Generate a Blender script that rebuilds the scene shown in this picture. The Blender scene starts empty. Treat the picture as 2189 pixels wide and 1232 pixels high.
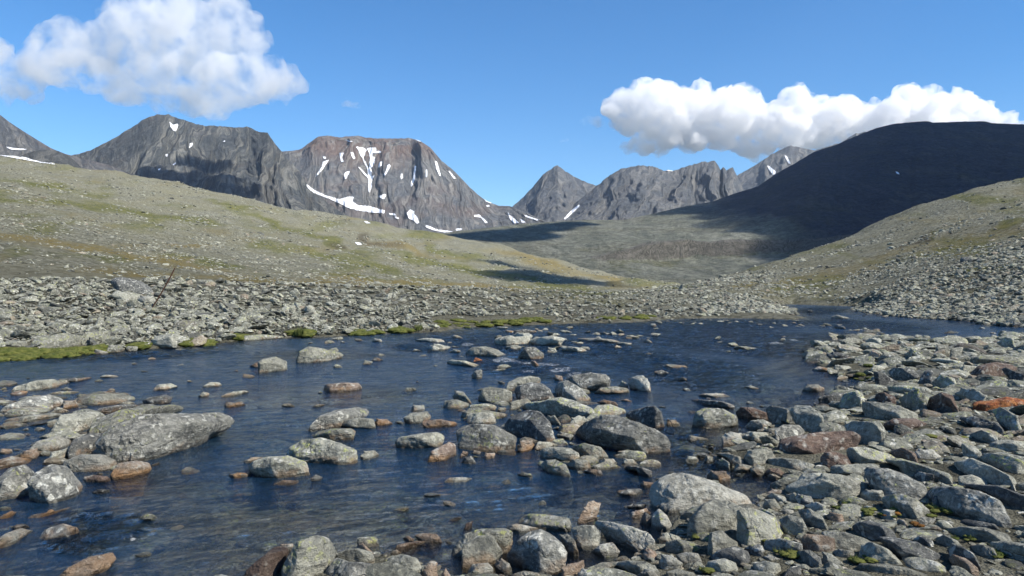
import bpy, bmesh, math, random, time
import numpy as np
from mathutils import Vector
T0 = time.time(); HAZE = 1.6e-5
S = bpy.context.scene
COL = S.collection
R = math.radians
# ------------------------------------------------------------------ camera
EYE, FPX, CX, CY = 1.7, 1623.0, 1094.5, 616.0        # eye height (m) and the lens in photo pixels
cd = bpy.data.cameras.new("camera"); cam = bpy.data.objects.new("camera", cd); COL.objects.link(cam)
cam.location = (0, 0, EYE); cam.rotation_euler = (R(90), 0, 0)
cd.sensor_width = 36; cd.lens = 36 * FPX / 2189; cd.clip_start = 0.05; cd.clip_end = 60000
S.camera = cam
# ------------------------------------------------------------------ sky, sun, exposure
SUN_EL, SUN_AZ = R(44), R(117)                        # azimuth clockwise from the view direction
w = bpy.data.worlds.new("World"); S.world = w; w.use_nodes = True
wn = w.node_tree.nodes; wl = w.node_tree.links
bg = wn["Background"]; sky = wn.new("ShaderNodeTexSky"); sky.sky_type = 'NISHITA'; sky.sun_disc = False
sky.sun_elevation = SUN_EL; sky.sun_rotation = SUN_AZ; sky.altitude = 900; sky.air_density = 1.0
sky.dust_density = 0.1; sky.ozone_density = 4.5
hs = wn.new("ShaderNodeHueSaturation"); hs.inputs["Saturation"].default_value = 1.24; wl.new(sky.outputs[0], hs.inputs["Color"])
wl.new(hs.outputs[0], bg.inputs[0]); bg.inputs[1].default_value = 0.113
sl = bpy.data.lights.new("sun", 'SUN'); sun = bpy.data.objects.new("sun", sl); COL.objects.link(sun)
sl.energy = 5.0; sl.angle = R(0.5); sl.color = (1.0, 0.935, 0.83)
SUND = np.array([math.sin(SUN_AZ) * math.cos(SUN_EL), math.cos(SUN_AZ) * math.cos(SUN_EL), math.sin(SUN_EL)])
sun.rotation_euler = Vector(SUND).to_track_quat('Z', 'Y').to_euler()
S.view_settings.view_transform = 'Standard'; S.view_settings.look = 'None'
S.view_settings.exposure = 0.66; S.view_settings.gamma = 1
S.render.engine = 'CYCLES'; S.cycles.use_denoising = True
S.cycles.max_bounces = 14; S.cycles.diffuse_bounces = 3; S.cycles.glossy_bounces = 3
S.cycles.transmission_bounces = 3; S.cycles.transparent_max_bounces = 8; S.cycles.volume_bounces = 10
S.cycles.caustics_reflective = False; S.cycles.caustics_refractive = False
S.cycles.sample_clamp_indirect = 6

# ------------------------------------------------------------------ numpy helpers
_rs = np.random.RandomState(7)
_perm = np.tile(_rs.permutation(256), 3)
_grad = _rs.normal(size=(256, 3)); _grad /= np.linalg.norm(_grad, axis=1)[:, None]
def noise(p):
    """gradient noise, about -1..1, for points (N,3)"""
    p = np.asarray(p, float); i = np.floor(p).astype(int); f = p - i; i &= 255
    u = f * f * f * (f * (f * 6 - 15) + 10); out = 0
    for dx in (0, 1):
        for dy in (0, 1):
            for dz in (0, 1):
                h = _perm[_perm[_perm[(i[:, 0] + dx) & 255] + ((i[:, 1] + dy) & 255)] + ((i[:, 2] + dz) & 255)]
                g = _grad[h]; d = (g * (f - (dx, dy, dz))).sum(1)
                wx = u[:, 0] if dx else 1 - u[:, 0]; wy = u[:, 1] if dy else 1 - u[:, 1]; wz = u[:, 2] if dz else 1 - u[:, 2]
                out = out + d * wx * wy * wz
    return out * 1.5
def fbm(p, o=4, g=0.5, lac=2.03):
    s = 0; a = 1.0; p = np.asarray(p, float)
    for k in range(o):
        s = s + a * noise(p + 17.3 * k); p = p * lac; a *= g
    return s
def ridged(p, o=4, g=0.5):
    s = 0; a = 1.0; p = np.asarray(p, float)
    for k in range(o):
        s = s + a * (1 - np.abs(noise(p + 9.1 * k)) * 2); p = p * 2.1; a *= g
    return s
def sstep(a, b, x):
    t = np.clip((x - a) / (b - a), 0, 1); return t * t * (3 - 2 * t)
def P3(*a): return np.stack(np.broadcast_arrays(*a), -1).reshape(-1, 3).astype(float)
def mesh_np(name, v, f, mat=None, smooth=True, link=True):
    """v (N,3), f (M,k) with k 3 or 4 -> mesh object"""
    me = bpy.data.meshes.new(name); v = np.ascontiguousarray(v, np.float32); f = np.ascontiguousarray(f, np.int32)
    k = f.shape[1]; me.vertices.add(len(v)); me.vertices.foreach_set("co", v.ravel())
    me.loops.add(f.size); me.loops.foreach_set("vertex_index", f.ravel())
    me.polygons.add(len(f)); me.polygons.foreach_set("loop_start", np.arange(0, f.size, k, dtype=np.int32))
    me.update(calc_edges=True); me.polygons.foreach_set("use_smooth", np.full(len(f), smooth)); me.validate()
    if mat: me.materials.append(mat)
    o = bpy.data.objects.new(name, me)
    if link: COL.objects.link(o)
    return o
def attr(o, name, a):
    at = o.data.attributes.new(name, 'FLOAT', 'POINT'); at.data.foreach_set("value", np.ascontiguousarray(a, np.float32))
def tag(o, label=None, cat=None, group=None, kind=None):
    if label: o["label"] = label
    if cat: o["category"] = cat
    if group: o["group"] = group
    if kind: o["kind"] = kind
    return o
def gridfaces(nr, nc):
    a = (np.arange(nr - 1)[:, None] * nc + np.arange(nc - 1)[None]).ravel()
    return np.stack([a, a + 1, a + nc + 1, a + nc], 1)
def px2ground(px, py, z=0.0):
    y = (EYE - z) * FPX / (py - CY); return ((px - CX) * y / FPX, y)
def seg_dist(P, poly, closed=True):
    """distance from points P (N,2) to a polyline"""
    d = np.full(len(P), 1e9); n = len(poly)
    for k in range(n if closed else n - 1):
        a = poly[k]; b = poly[(k + 1) % n]; ab = b - a; t = np.clip(((P - a) @ ab) / max(ab @ ab, 1e-9), 0, 1)
        d = np.minimum(d, np.hypot(*(P - a - t[:, None] * ab).T))
    return d
def inside(P, poly):
    c = np.zeros(len(P), bool); n = len(poly); j = n - 1
    for i in range(n):
        xi, yi = poly[i]; xj, yj = poly[j]
        m = ((yi > P[:, 1]) != (yj > P[:, 1]))
        xx = (xj - xi) * (P[:, 1] - yi) / ((yj - yi) if yj != yi else 1e-9) + xi
        c ^= m & (P[:, 0] < xx); j = i
    return c
def densify(poly, step_ratio=0.06, amp=0.035, seed=0):
    """adds jagged natural bends to a shoreline"""
    out = []; n = len(poly)
    for k in range(n):
        a = poly[k]; b = poly[(k + 1) % n]; L = np.hypot(*(b - a)); dist = max(2.0, np.hypot(*a)); m = max(1, int(L / (dist * step_ratio)))
        for q in range(min(m, 40)): out.append(a + (b - a) * q / min(m, 40))
    out = np.array(out); r = np.hypot(*out.T)
    nx = noise(P3(out[:, 0] * 9 / r + out[:, 0] * .35, out[:, 1] * .35 + seed, 0)); ny = noise(P3(out[:, 0] * .4, out[:, 1] * .4, 5 + seed))
    out = out + np.stack([nx, ny], 1) * np.clip(r, 3, 40)[:, None] * amp
    return out

# ------------------------------------------------------------------ the stream's outline on the ground (z = 0)
SHORE = [(0, 771), (80, 766), (150, 757), (230, 752), (300, 746), (380, 742), (450, 738), (520, 728), (600, 722), (700, 719), (780, 716),
         (860, 712), (910, 710), (950, 705), (1010, 700), (1100, 696), (1180, 693), (1250, 691), (1330, 689), (1400, 684), (1470, 681), (1560, 679), (1640, 683),
         (1700, 684), (1712, 676), (1690, 666), (1672, 658), (1665, 652), (1700, 651), (1760, 653), (1840, 656), (1860, 660), (1822, 662), (1850, 669), (1900, 675), (1960, 680),
         (2040, 688), (2110, 694), (2189, 700)]
BANK = [(2189, 727), (2130, 724), (2080, 728), (2010, 736), (1960, 733), (1900, 721), (1840, 719), (1790, 728), (1745, 742), (1718, 762), (1760, 782), (1800, 803), (1852, 815),
        (1835, 828), (1790, 842), (1740, 858), (1680, 872), (1650, 892), (1625, 930), (1668, 952), (1600, 962), (1545, 972), (1525, 992), (1590, 1006), (1680, 1022), (1702, 1040),
        (1650, 1062), (1640, 1085), (1610, 1092), (1480, 1108), (1462, 1140), (1420, 1170), (1400, 1195), (1330, 1215), (1250, 1228), (1180, 1240), (1080, 1245), (960, 1238), (900, 1215),
        (840, 1190), (760, 1180), (690, 1200), (560, 1215), (510, 1260)]
WATER = [px2ground(*p) for p in SHORE] + [(48, 30), (50, 23), (24, 24.2)] + [px2ground(*p) for p in BANK] + \
        [(-2.2, 3.2), (-4.5, 0.5), (-11, -6), (-24, -14), (-34, -2), (-24, 5), (-17.5, 10.5)]
WATER = densify(np.array(WATER, float))
RMAX_SD = 110.0
def water_sd(x, y):
    P = np.stack([x, y], 1); out = np.full(len(P), 60.0); m = np.hypot(x, y) < RMAX_SD
    if m.any():
        Q = P[m]; d = seg_dist(Q, WATER); out[m] = np.where(inside(Q, WATER), -d, d)
    return out
# far-side land: for columns of the picture, (distance, photo row) pairs turned into heights
GCOLS = {
 -1400: [(13, 0), (16, .25), (22, 1.2), (40, 4.5), (90, 14), (250, 46), (500, 95), (800, 150), (1400, 90), (3000, 60)],
 -500: [(14.5, 0), (18, .2), (24, 1.0), (36, 2.6), (70, 7.5), (200, 26), (450, 70), (640, 118), (900, 120), (2000, 40), (3000, 30)],
 0: [(17.7, 0), (20.5, .12), (25, .45), (29, .95), (36, 2.0), (60, 4.4), (100, 8.7), (200, 21), (400, 57), (640, 112), (800, 118), (1500, 40), (3000, 20)],
 180: [(19.4, 0), (22.5, .14), (27, .5), (31, 1.0), (38, 1.95), (62, 3.4), (110, 7.0), (230, 22), (450, 58), (720, 113), (900, 112), (1600, 40), (3000, 20)],
 350: [(21.7, 0), (24, .12), (29, .5), (34, 1.05), (42, 1.95), (64, 2.35), (110, 4.9), (230, 15), (450, 46), (760, 108), (950, 98), (1700, 30), (3000, 10)],
 520: [(24, 0), (26, .12), (31, .5), (38, 1.15), (46, 1.9), (70, 2.1), (120, 3.9), (260, 14), (520, 47), (800, 96), (1000, 84), (1700, 20), (3000, 0)],
 700: [(26.9, 0), (29, .12), (34, .5), (42, 1.2), (50, 1.72), (80, 2.0), (140, 3.2), (300, 12.5), (600, 45), (950, 98), (1200, 80), (1900, 10), (3000, -20)],
 850: [(28.8, 0), (31, .12), (37, .55), (45, 1.2), (53, 1.68), (85, 1.8), (160, 2.2), (320, 8.5), (650, 34), (1080, 87), (1300, 70), (2000, 0), (3000, -30)],
 1000: [(33, 0), (36, .12), (42, .55), (50, 1.15), (60, 1.6), (95, 1.65), (180, 1.2), (350, 4.5), (700, 22), (1200, 82), (1400, 60), (2000, -20), (3000, -40)],
 1100: [(34.6, 0), (39, .12), (46, .55), (56, 1.05), (66, 1.5), (105, 1.35), (200, .9), (380, 3), (700, 22), (1150, 60), (1350, 40), (2000, -30), (3000, -50)],
 1200: [(36.8, 0), (42, .12), (50, .5), (62, .95), (76, 1.3), (115, 1.0), (230, .6), (400, 2.2), (700, 11), (1050, 37), (1300, 20), (2000, -45), (3000, -60)],
 1330: [(40, 0), (46, .12), (56, .5), (72, .95), (90, 1.0), (130, .6), (260, .2), (420, .6), (700, 6.5), (950, 16.5), (1200, 0), (2000, -50), (3000, -60)],
 1450: [(43, 0), (50, .14), (60, .5), (76, 1.1), (100, 1.75), (150, 1.7), (300, .6), (450, 1), (700, 4), (850, 5), (1100, -12), (2000, -50), (3000, -60)],
 1560: [(46, 0), (53, .16), (62, .5), (82, 1.6), (115, 3.2), (170, 4.6), (260, 4.4), (400, -2), (700, -14), (1000, -24), (1300, -32), (2000, -50), (3000, -60)],
 1700: [(76, 0), (82, .5), (92, 1.6), (115, 3.7), (150, 6.5), (210, 10.2), (300, 14.2), (420, 8), (700, -8), (1000, -20), (1300, -30), (2000, -50), (3000, -60)],
 1830: [(62, 0), (68, 0.29), (78, 0.95), (100, 3.6), (135, 7.38), (190, 13.05), (280, 22.05), (340, 24.3), (450, 18.0), (800, 0), (1300, -30), (2000, -50), (3000, -60)],
 1960: [(43.5, 0), (49, 0.3), (60, 1.2), (80, 3.66), (110, 6.97), (170, 14.94), (270, 29.05), (350, 36.93), (450, 31.54), (800, 8.3), (1300, -20), (2000, -50), (3000, -60)],
 2080: [(37.4, 0), (42, 0.3), (52, 1.3), (70, 4.01), (100, 7.54), (160, 16.81), (260, 35.26), (350, 45.51), (450, 41.0), (800, 16.4), (1300, 0), (2000, -40), (3000, -60)],
 2189: [(32.8, 0), (37, 0.3), (46, 1.35), (62, 4.05), (92, 7.92), (160, 19.0), (260, 36.48), (350, 52.44), (450, 50.16), (800, 30.4), (1300, 15.2), (2000, -20), (3000, -60)],
 2500: [(27, 0), (31, 0.3), (38, 1.3), (52, 4), (80, 8.9), (150, 23.4), (260, 46.8), (400, 76.44), (600, 85.8), (900, 70.2), (1300, 39.0), (2000, 0), (3000, -60)],
 3400: [(20, 0), (24, 0.3), (30, 1.3), (45, 5), (80, 15.3), (150, 33.6), (260, 68.0), (400, 120.0), (700, 144.0), (1300, 72.0), (2000, 0), (3000, -60)],
}
_gx = np.array(sorted(GCOLS), float); _ly = np.linspace(math.log(11), math.log(3000), 420)
_gz = np.array([np.interp(_ly, [math.log(a) for a, b in GCOLS[int(k)]], [b for a, b in GCOLS[int(k)]]) for k in _gx])
_g2 = np.arange(_gx[0], _gx[-1] + 1, 20.0); _gz = np.stack([np.interp(_g2, _gx, _gz[:, j]) for j in range(_gz.shape[1])], 1); _gx = _g2
for _k in range(10): _gz[1:-1] = (_gz[:-2] + _gz[2:] + 2 * _gz[1:-1]) / 4
def zfar(x, y):
    yy = np.maximum(y, 8.0); px = np.clip(CX + FPX * x / yy, _gx[0], _gx[-1] - 1e-3)
    i = np.clip(np.searchsorted(_gx, px, side='right') - 1, 0, len(_gx) - 2); t = (px - _gx[i]) / (_gx[i + 1] - _gx[i])
    l = np.clip((np.log(yy) - _ly[0]) / (_ly[1] - _ly[0]), 0, len(_ly) - 1.001); j = l.astype(int); s = l - j
    a = _gz[i, j] * (1 - s) + _gz[i, j + 1] * s; b = _gz[i + 1, j] * (1 - s) + _gz[i + 1, j + 1] * s
    z = a * (1 - t) + b * t
    return np.where(y < 10, 0, z)
SHALLOW = [(620, 850, 330, 34), (1150, 1185, 290, 52), (1330, 1060, 170, 40), (560, 1120, 240, 36), (330, 1040, 170, 30), (700, 760, 200, 14), (1650, 960, 120, 40)]
def ground_z(x, y, sd=None, detail=True):
    x = np.atleast_1d(np.asarray(x, float)); y = np.atleast_1d(np.asarray(y, float))
    if sd is None: sd = water_sd(x, y)
    bed = -0.05 - 0.22 * (1 - np.exp(np.minimum(sd, 0) / 0.9)) - 0.16 * (1 - np.exp(np.minimum(sd, 0) / 5.0))
    yy_ = np.maximum(y, 1.0); pxx = CX + FPX * x / yy_; pyy = CY + FPX * EYE / yy_; sh = np.zeros(len(x))
    for a_, b_, rx_, ry_ in SHALLOW: sh = np.maximum(sh, sstep(1.3, .3, np.hypot((pxx - a_) / rx_, (pyy - b_) / ry_)))
    bed = bed + (np.maximum(bed, -.15) - bed) * sh + np.where(np.hypot(x, y) < 40, fbm(P3(x * .45, y * .45, 6), 3) * .10, 0) * (1 - np.exp(np.minimum(sd, 0) / .6)); bed = np.minimum(bed, -.03)
    near = 0.03 + 0.20 * (1 - np.exp(-np.maximum(sd, 0) / 1.3))
    zf = zfar(x, y); nearw = np.where(zf > 0.01, np.exp(-zf * 3), 1.0)
    land = np.where(zf > 0.0, np.maximum(zf, 0) * sstep(0, 1.5, sd) + np.minimum(zf, 0), 0) + near * nearw
    z = np.where(sd > 0, land, bed)
    if detail:
        r = np.hypot(x, y); a = np.clip(r * 0.004, 0.012, 3.0)
        n = fbm(P3(x * 1.7, y * 1.7, 0), 3) * 0.02 * (r < 60) + fbm(P3(x * .22, y * .22, 3), 3) * np.clip((r - 12) * .006, 0, .25)
        big = fbm(P3(x * .035, y * .035, 8), 4) * np.clip((r - 60) * .008, 0, 2.2) + fbm(P3(x * .011, y * .011, 1), 4) * np.clip((r - 200) * .012, 0, 6)
        z = z + n * np.where(sd > 0, sstep(0, 2.5, sd) * .8 + .15, .7) + big
    return z
# ------------------------------------------------------------------ materials
class NT:
    def __init__(s, name):
        s.m = bpy.data.materials.new(name); s.m.use_nodes = True; s.t = s.m.node_tree; s.n = s.t.nodes; s.n.clear()
        s.out = s.n.new("ShaderNodeOutputMaterial")
    def node(s, typ, **kw):
        n = s.n.new(typ)
        for k, v in kw.items(): setattr(n, k, v)
        return n
    def set(s, sock, v):
        if isinstance(v, bpy.types.NodeSocket): s.t.links.new(v, sock)
        elif v is not None:
            if hasattr(sock.default_value, '__len__') and not hasattr(v, '__len__'): v = (v,) * len(sock.default_value)
            if hasattr(sock.default_value, '__len__') and len(sock.default_value) == 4 and len(v) == 3: v = (*v, 1)
            sock.default_value = v
    def pos(s): return s.node("ShaderNodeNewGeometry").outputs["Position"]
    def obj(s): return s.node("ShaderNodeTexCoord").outputs["Object"]
    def attr(s, name): return s.node("ShaderNodeAttribute", attribute_name=name).outputs["Fac"]
    def map(s, v, scale=(1, 1, 1), rot=(0, 0, 0), loc=(0, 0, 0)):
        n = s.node("ShaderNodeMapping"); s.set(n.inputs[0], v); s.set(n.inputs[3], scale); s.set(n.inputs[2], rot); s.set(n.inputs[1], loc); return n.outputs[0]
    def noise(s, v, scale, detail=6, rough=.6, dist=0, out=0, typ='FBM'):
        n = s.node("ShaderNodeTexNoise"); n.noise_type = typ
        s.set(n.inputs["Vector"], v); s.set(n.inputs["Scale"], scale); s.set(n.inputs["Detail"], detail); s.set(n.inputs["Roughness"], rough); s.set(n.inputs["Distortion"], dist); return n.outputs[out]
    def vor(s, v, scale, feature='F1', out="Distance", rnd=1):
        n = s.node("ShaderNodeTexVoronoi", feature=feature); s.set(n.inputs["Vector"], v); s.set(n.inputs["Scale"], scale); s.set(n.inputs["Randomness"], rnd); return n.outputs[out]
    def math(s, op, a, b=None, c=None, clamp=False):
        n = s.node("ShaderNodeMath", operation=op, use_clamp=clamp); s.set(n.inputs[0], a)
        if b is not None: s.set(n.inputs[1], b)
        if c is not None: s.set(n.inputs[2], c)
        return n.outputs[0]
    def step(s, v, a, b, lo=0, hi=1):
        n = s.node("ShaderNodeMapRange", interpolation_type='SMOOTHSTEP'); s.set(n.inputs[0], v); s.set(n.inputs[1], a); s.set(n.inputs[2], b); s.set(n.inputs[3], lo); s.set(n.inputs[4], hi); return n.outputs[0]
    def mix(s, f, a, b, mode='MIX'):
        n = s.node("ShaderNodeMix", data_type='RGBA', blend_type=mode); s.set(n.inputs[0], f); s.set(n.inputs[6], a); s.set(n.inputs[7], b); return n.outputs[2]
    def xyz(s, v):
        n = s.node("ShaderNodeSeparateXYZ"); s.set(n.inputs[0], v); return n.outputs
    def bump(s, h, strength=.5, dist=.02, normal=None):
        n = s.node("ShaderNodeBump"); s.set(n.inputs["Height"], h); s.set(n.inputs["Strength"], strength); s.set(n.inputs["Distance"], dist)
        if normal is not None: s.set(n.inputs["Normal"], normal)
        return n.outputs[0]
    def bsdf(s, col, rough=.9, normal=None, spec=.3):
        n = s.node("ShaderNodeBsdfPrincipled"); s.set(n.inputs["Base Color"], col); s.set(n.inputs["Roughness"], rough); s.set(n.inputs["Specular IOR Level"], spec)
        if normal is not None: s.set(n.inputs["Normal"], normal)
        return n.outputs[0]
    def done(s, sh, vol=None):
        if sh is not None: s.t.links.new(sh, s.out.inputs[0])
        if vol is not None: s.t.links.new(vol, s.out.inputs[1])
        return s.m

def rock_mat(name, base, dark, light, lichen=.3, rust=.55, warm=.0, white=.35, strat=.5, tone_attr=False, bump=1.0):
    """schist: mottled base, darker patches, pale crust lichen, yellow map lichen, rust near the waterline, dark where wet"""
    t = NT(name); p = t.pos(); z = t.xyz(p)[2]
    oi = t.node("ShaderNodeObjectInfo"); rnd = oi.outputs["Random"]
    if tone_attr: rnd = t.attr("tone")
    off = t.node("ShaderNodeCombineXYZ"); t.set(off.inputs[0], t.math('MULTIPLY', rnd, 37.0)); t.set(off.inputs[1], t.math('MULTIPLY', rnd, 91.0))
    va = t.node("ShaderNodeVectorMath", operation='ADD'); t.set(va.inputs[0], p); t.set(va.inputs[1], off.outputs[0]); q = va.outputs[0]
    rv = t.node("ShaderNodeCombineXYZ"); t.set(rv.inputs[0], t.math('MULTIPLY', rnd, 1.1)); t.set(rv.inputs[1], t.math('MULTIPLY', t.math('SINE', t.math('MULTIPLY', rnd, 50)), .7)); t.set(rv.inputs[2], t.math('MULTIPLY', rnd, 6.2))
    strv = t.map(q, (1.8, 1.8, 8), rv.outputs[0])
    n1 = t.noise(q, 4.2, 8, .68); n2 = t.noise(q, 22, 6, .7); n3 = t.noise(strv, 3.0, 7, .65, .6)
    c = t.mix(t.step(n1, .42, .58), dark, base)
    c = t.mix(t.math('MULTIPLY', t.step(n3, .45, .68), strat), c, light)
    c = t.mix(t.math('MULTIPLY', t.step(n2, .48, .64), .8), c, light)
    if warm: c = t.mix(t.math('MULTIPLY', t.step(t.noise(q, 3.1, 5, .6), .42, .62), warm), c, (.30, .19, .12))
    # white crust spots
    wv = t.vor(t.mix(.12, q, t.noise(q, 7, 4, .6, out=1)), 15)
    wsel = t.step(t.noise(q, 5.5, 6, .7), .46, .58)
    c = t.mix(t.math('MULTIPLY', t.math('MULTIPLY', t.step(wv, .46, .30), wsel), min(1, white * 1.5)), c, (.56, .555, .49))
    # yellow-green map lichen
    lv = t.vor(t.mix(.14, q, t.noise(q, 12, 5, .65, out=1)), 24); ls = t.step(t.noise(q, 4.0, 7, .78), .62 - .15 * lichen, .68 - .15 * lichen)
    up = t.step(t.xyz(t.node("ShaderNodeNewGeometry").outputs["Normal"])[2], -.1, .5)
    lf = t.math('MULTIPLY', t.math('MULTIPLY', t.step(lv, .48, .30), ls), t.math('MULTIPLY', up, min(1, .62 + lichen * .4)))
    c = t.mix(lf, c, t.mix(t.noise(q, 3, 3), (.34, .38, .10), (.46, .46, .24)))
    # speckle
    c = t.mix(t.step(t.noise(q, 75, 3, .7), .54, .64, 0, .6), c, t.mix(.6, c, (.03, .03, .03)))
    # tone per rock
    hv = t.node("ShaderNodeHueSaturation"); t.set(hv.inputs["Color"], c); t.set(hv.inputs["Value"], t.step(rnd, 0, 1, .72, 1.25)); c = hv.outputs[0]
    if tone_attr:
        fr = t.math('FRACT', t.math('MULTIPLY', rnd, 13.7))
        c = t.mix(t.step(fr, .90, .95, 0, .6), c, t.mix(.5, c, (.30, .18, .11)))
        fr2 = t.math('FRACT', t.math('MULTIPLY', rnd, 29.3))
        c = t.mix(t.step(fr2, .80, .86, 0, .65), c, (.035, .037, .040))
    # waterline: rust bloom then a dark wet foot
    zn = t.math('ADD', z, t.math('MULTIPLY', t.math('SUBTRACT', t.noise(q, 6, 5, .6), .5), .16))
    rf = t.math('MULTIPLY', t.math('MULTIPLY', t.step(zn, .095, .035), t.step(t.noise(q, 3.3, 4, .6), .45, .60)), rust)
    c = t.mix(rf, c, t.mix(t.noise(q, 14, 4), (.18, .090, .038), (.36, .245, .14)))
    zw = t.math('ADD', z, t.math('MULTIPLY', t.math('SUBTRACT', t.noise(q, 9, 4, .6), .5), .05))
    wet = t.math('MULTIPLY', t.step(zw, .032, .012), t.step(z, -.05, -.01, .25, 1)); c = t.mix(t.math('MULTIPLY', wet, .72), c, t.mix(1, c, (.16, .15, .13), 'MULTIPLY'))
    h = t.math('ADD', t.math('ADD', t.math('MULTIPLY', n1, 1.2), t.math('MULTIPLY', n3, .6)), t.math('ADD', t.math('MULTIPLY', n2, .6), t.math('MULTIPLY', t.noise(q, 60, 5, .7), .25)))
    cr_ = t.vor(t.mix(.3, q, t.noise(q, 3, 4, .6, out=1)), 3.2, 'DISTANCE_TO_EDGE'); h = t.math('ADD', h, t.math('MULTIPLY', t.math('MULTIPLY', t.step(cr_, .0, .035), t.step(t.noise(q, 2.2, 3), .5, .6)), .3))
    nb = t.bump(h, 1.0 * bump, .075)
    return t.done(t.bsdf(c, t.math('SUBTRACT', .88, t.math('MULTIPLY', wet, .6)), nb, .25))

GREY = dict(base=(.31, .308, .252), dark=(.165, .167, .142), light=(.44, .435, .36))
M = {
 'g': rock_mat("grey_schist", **GREY, lichen=.3),
 'y': rock_mat("lichen_schist", **GREY, lichen=1.0, white=.7),
 'd': rock_mat("dark_schist", base=(.115, .118, .112), dark=(.062, .065, .065), light=(.22, .222, .205), lichen=.15, white=.5),
 'm': rock_mat("mottled_schist", base=(.205, .206, .180), dark=(.092, .095, .088), light=(.36, .355, .315), lichen=.45, white=1.0, strat=.7),
 'r': rock_mat("rusty_schist", base=(.215, .165, .130), dark=(.12, .088, .068), light=(.34, .285, .235), lichen=.1, rust=.9, warm=.25),
 'o': rock_mat("orange_stained_rock", base=(.285, .245, .195), dark=(.18, .14, .10), light=(.40, .375, .325), lichen=.1, rust=1.0, warm=.35, white=.5),
 'b': rock_mat("brown_rock", base=(.125, .088, .070), dark=(.065, .046, .040), light=(.20, .16, .13), lichen=.0, warm=.15, white=.3, rust=.2),
 'x': rock_mat("iron_red_rock", base=(.26, .075, .030), dark=(.10, .03, .016), light=(.42, .18, .06), lichen=.0, white=.1, rust=.3, strat=.8),
 'p': rock_mat("pale_rock", base=(.345, .340, .290), dark=(.22, .218, .185), light=(.46, .45, .39), lichen=.3, warm=.04, white=.3),
 't': rock_mat("tan_rock", base=(.32, .245, .175), dark=(.20, .15, .11), light=(.43, .36, .29), lichen=.0, warm=.3),
}
MSTONES = rock_mat("scree_stone", base=(.238, .238, .192), dark=(.130, .132, .110), light=(.345, .345, .275), lichen=.7, rust=.3, white=.6, tone_attr=True)

def ground_mat():
    t = NT("tundra_ground"); p = t.pos(); x, y, z = t.xyz(p)
    gr = t.attr("grass"); oc = t.attr("ochre"); sc = t.attr("scree"); dk = t.attr("darkearth")
    n1 = t.noise(p, .9, 8, .7); n2 = t.noise(p, 6, 8, .75); n3 = t.noise(p, .05, 8, .65); fine = t.noise(p, 30, 5, .75)
    stone = t.vor(p, 2.2, out="Color"); st = t.math('ADD', t.math('MULTIPLY', t.xyz(stone)[0], .5), t.math('MULTIPLY', t.noise(p, .6, 8, .8), .6))
    soil = t.mix(t.step(n2, .35, .65), (.085, .074, .055), (.17, .155, .12))
    grey = t.mix(t.step(st, .35, .68), (.105, .105, .077), (.285, .280, .215))
    grey = t.mix(t.step(n3, .40, .62, 0, .6), grey, (.195, .185, .118))
    c = t.mix(sc, t.mix(.5, soil, grey), grey)
    tu = t.mix(t.step(t.noise(p, .35, 8, .75), .38, .62), (.075, .088, .020), (.175, .170, .055))
    c = t.mix(t.math('MULTIPLY', gr, t.step(t.noise(p, 1.1, 8, .8), .30, .56)), c, tu)
    c = t.mix(t.math('MULTIPLY', oc, t.step(n1, .34, .56)), c, t.mix(n2, (.150, .110, .035), (.26, .215, .085)))
    c = t.mix(t.math('MULTIPLY', dk, t.step(n1, .34, .6)), c, (.075, .062, .045))
    # shallow bed: silt and stones
    bed = t.step(z, .015, -.02); bc = t.mix(t.step(t.noise(p, 1.6, 7, .7), .35, .65), (.085, .085, .066), (.36, .33, .25))
    bc = t.mix(t.step(t.noise(p, 4, 5, .7), .6, .7, 0, .6), bc, (.19, .085, .035))
    c = t.mix(bed, c, bc)
    c = t.mix(t.step(fine, .35, .65, .35, 0), c, t.mix(1, c, (.35, .35, .35), 'MULTIPLY'))
    far = t.step(t.node("ShaderNodeVectorMath", operation='LENGTH').outputs[1], 0, 1)
    h1 = t.math('ADD', t.noise(p, 2.4, 8, .8), t.math('MULTIPLY', t.vor(p, 1.6), -.6)); h2 = t.noise(p, 12, 7, .75); h3 = t.noise(p, .18, 9, .8)
    nb = t.bump(h3, .9, 1.6, t.bump(h1, .8, .28, t.bump(h2, .8, .05)))
    return t.done(t.bsdf(c, .95, nb, .12))
M_GROUND = ground_mat()

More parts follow.
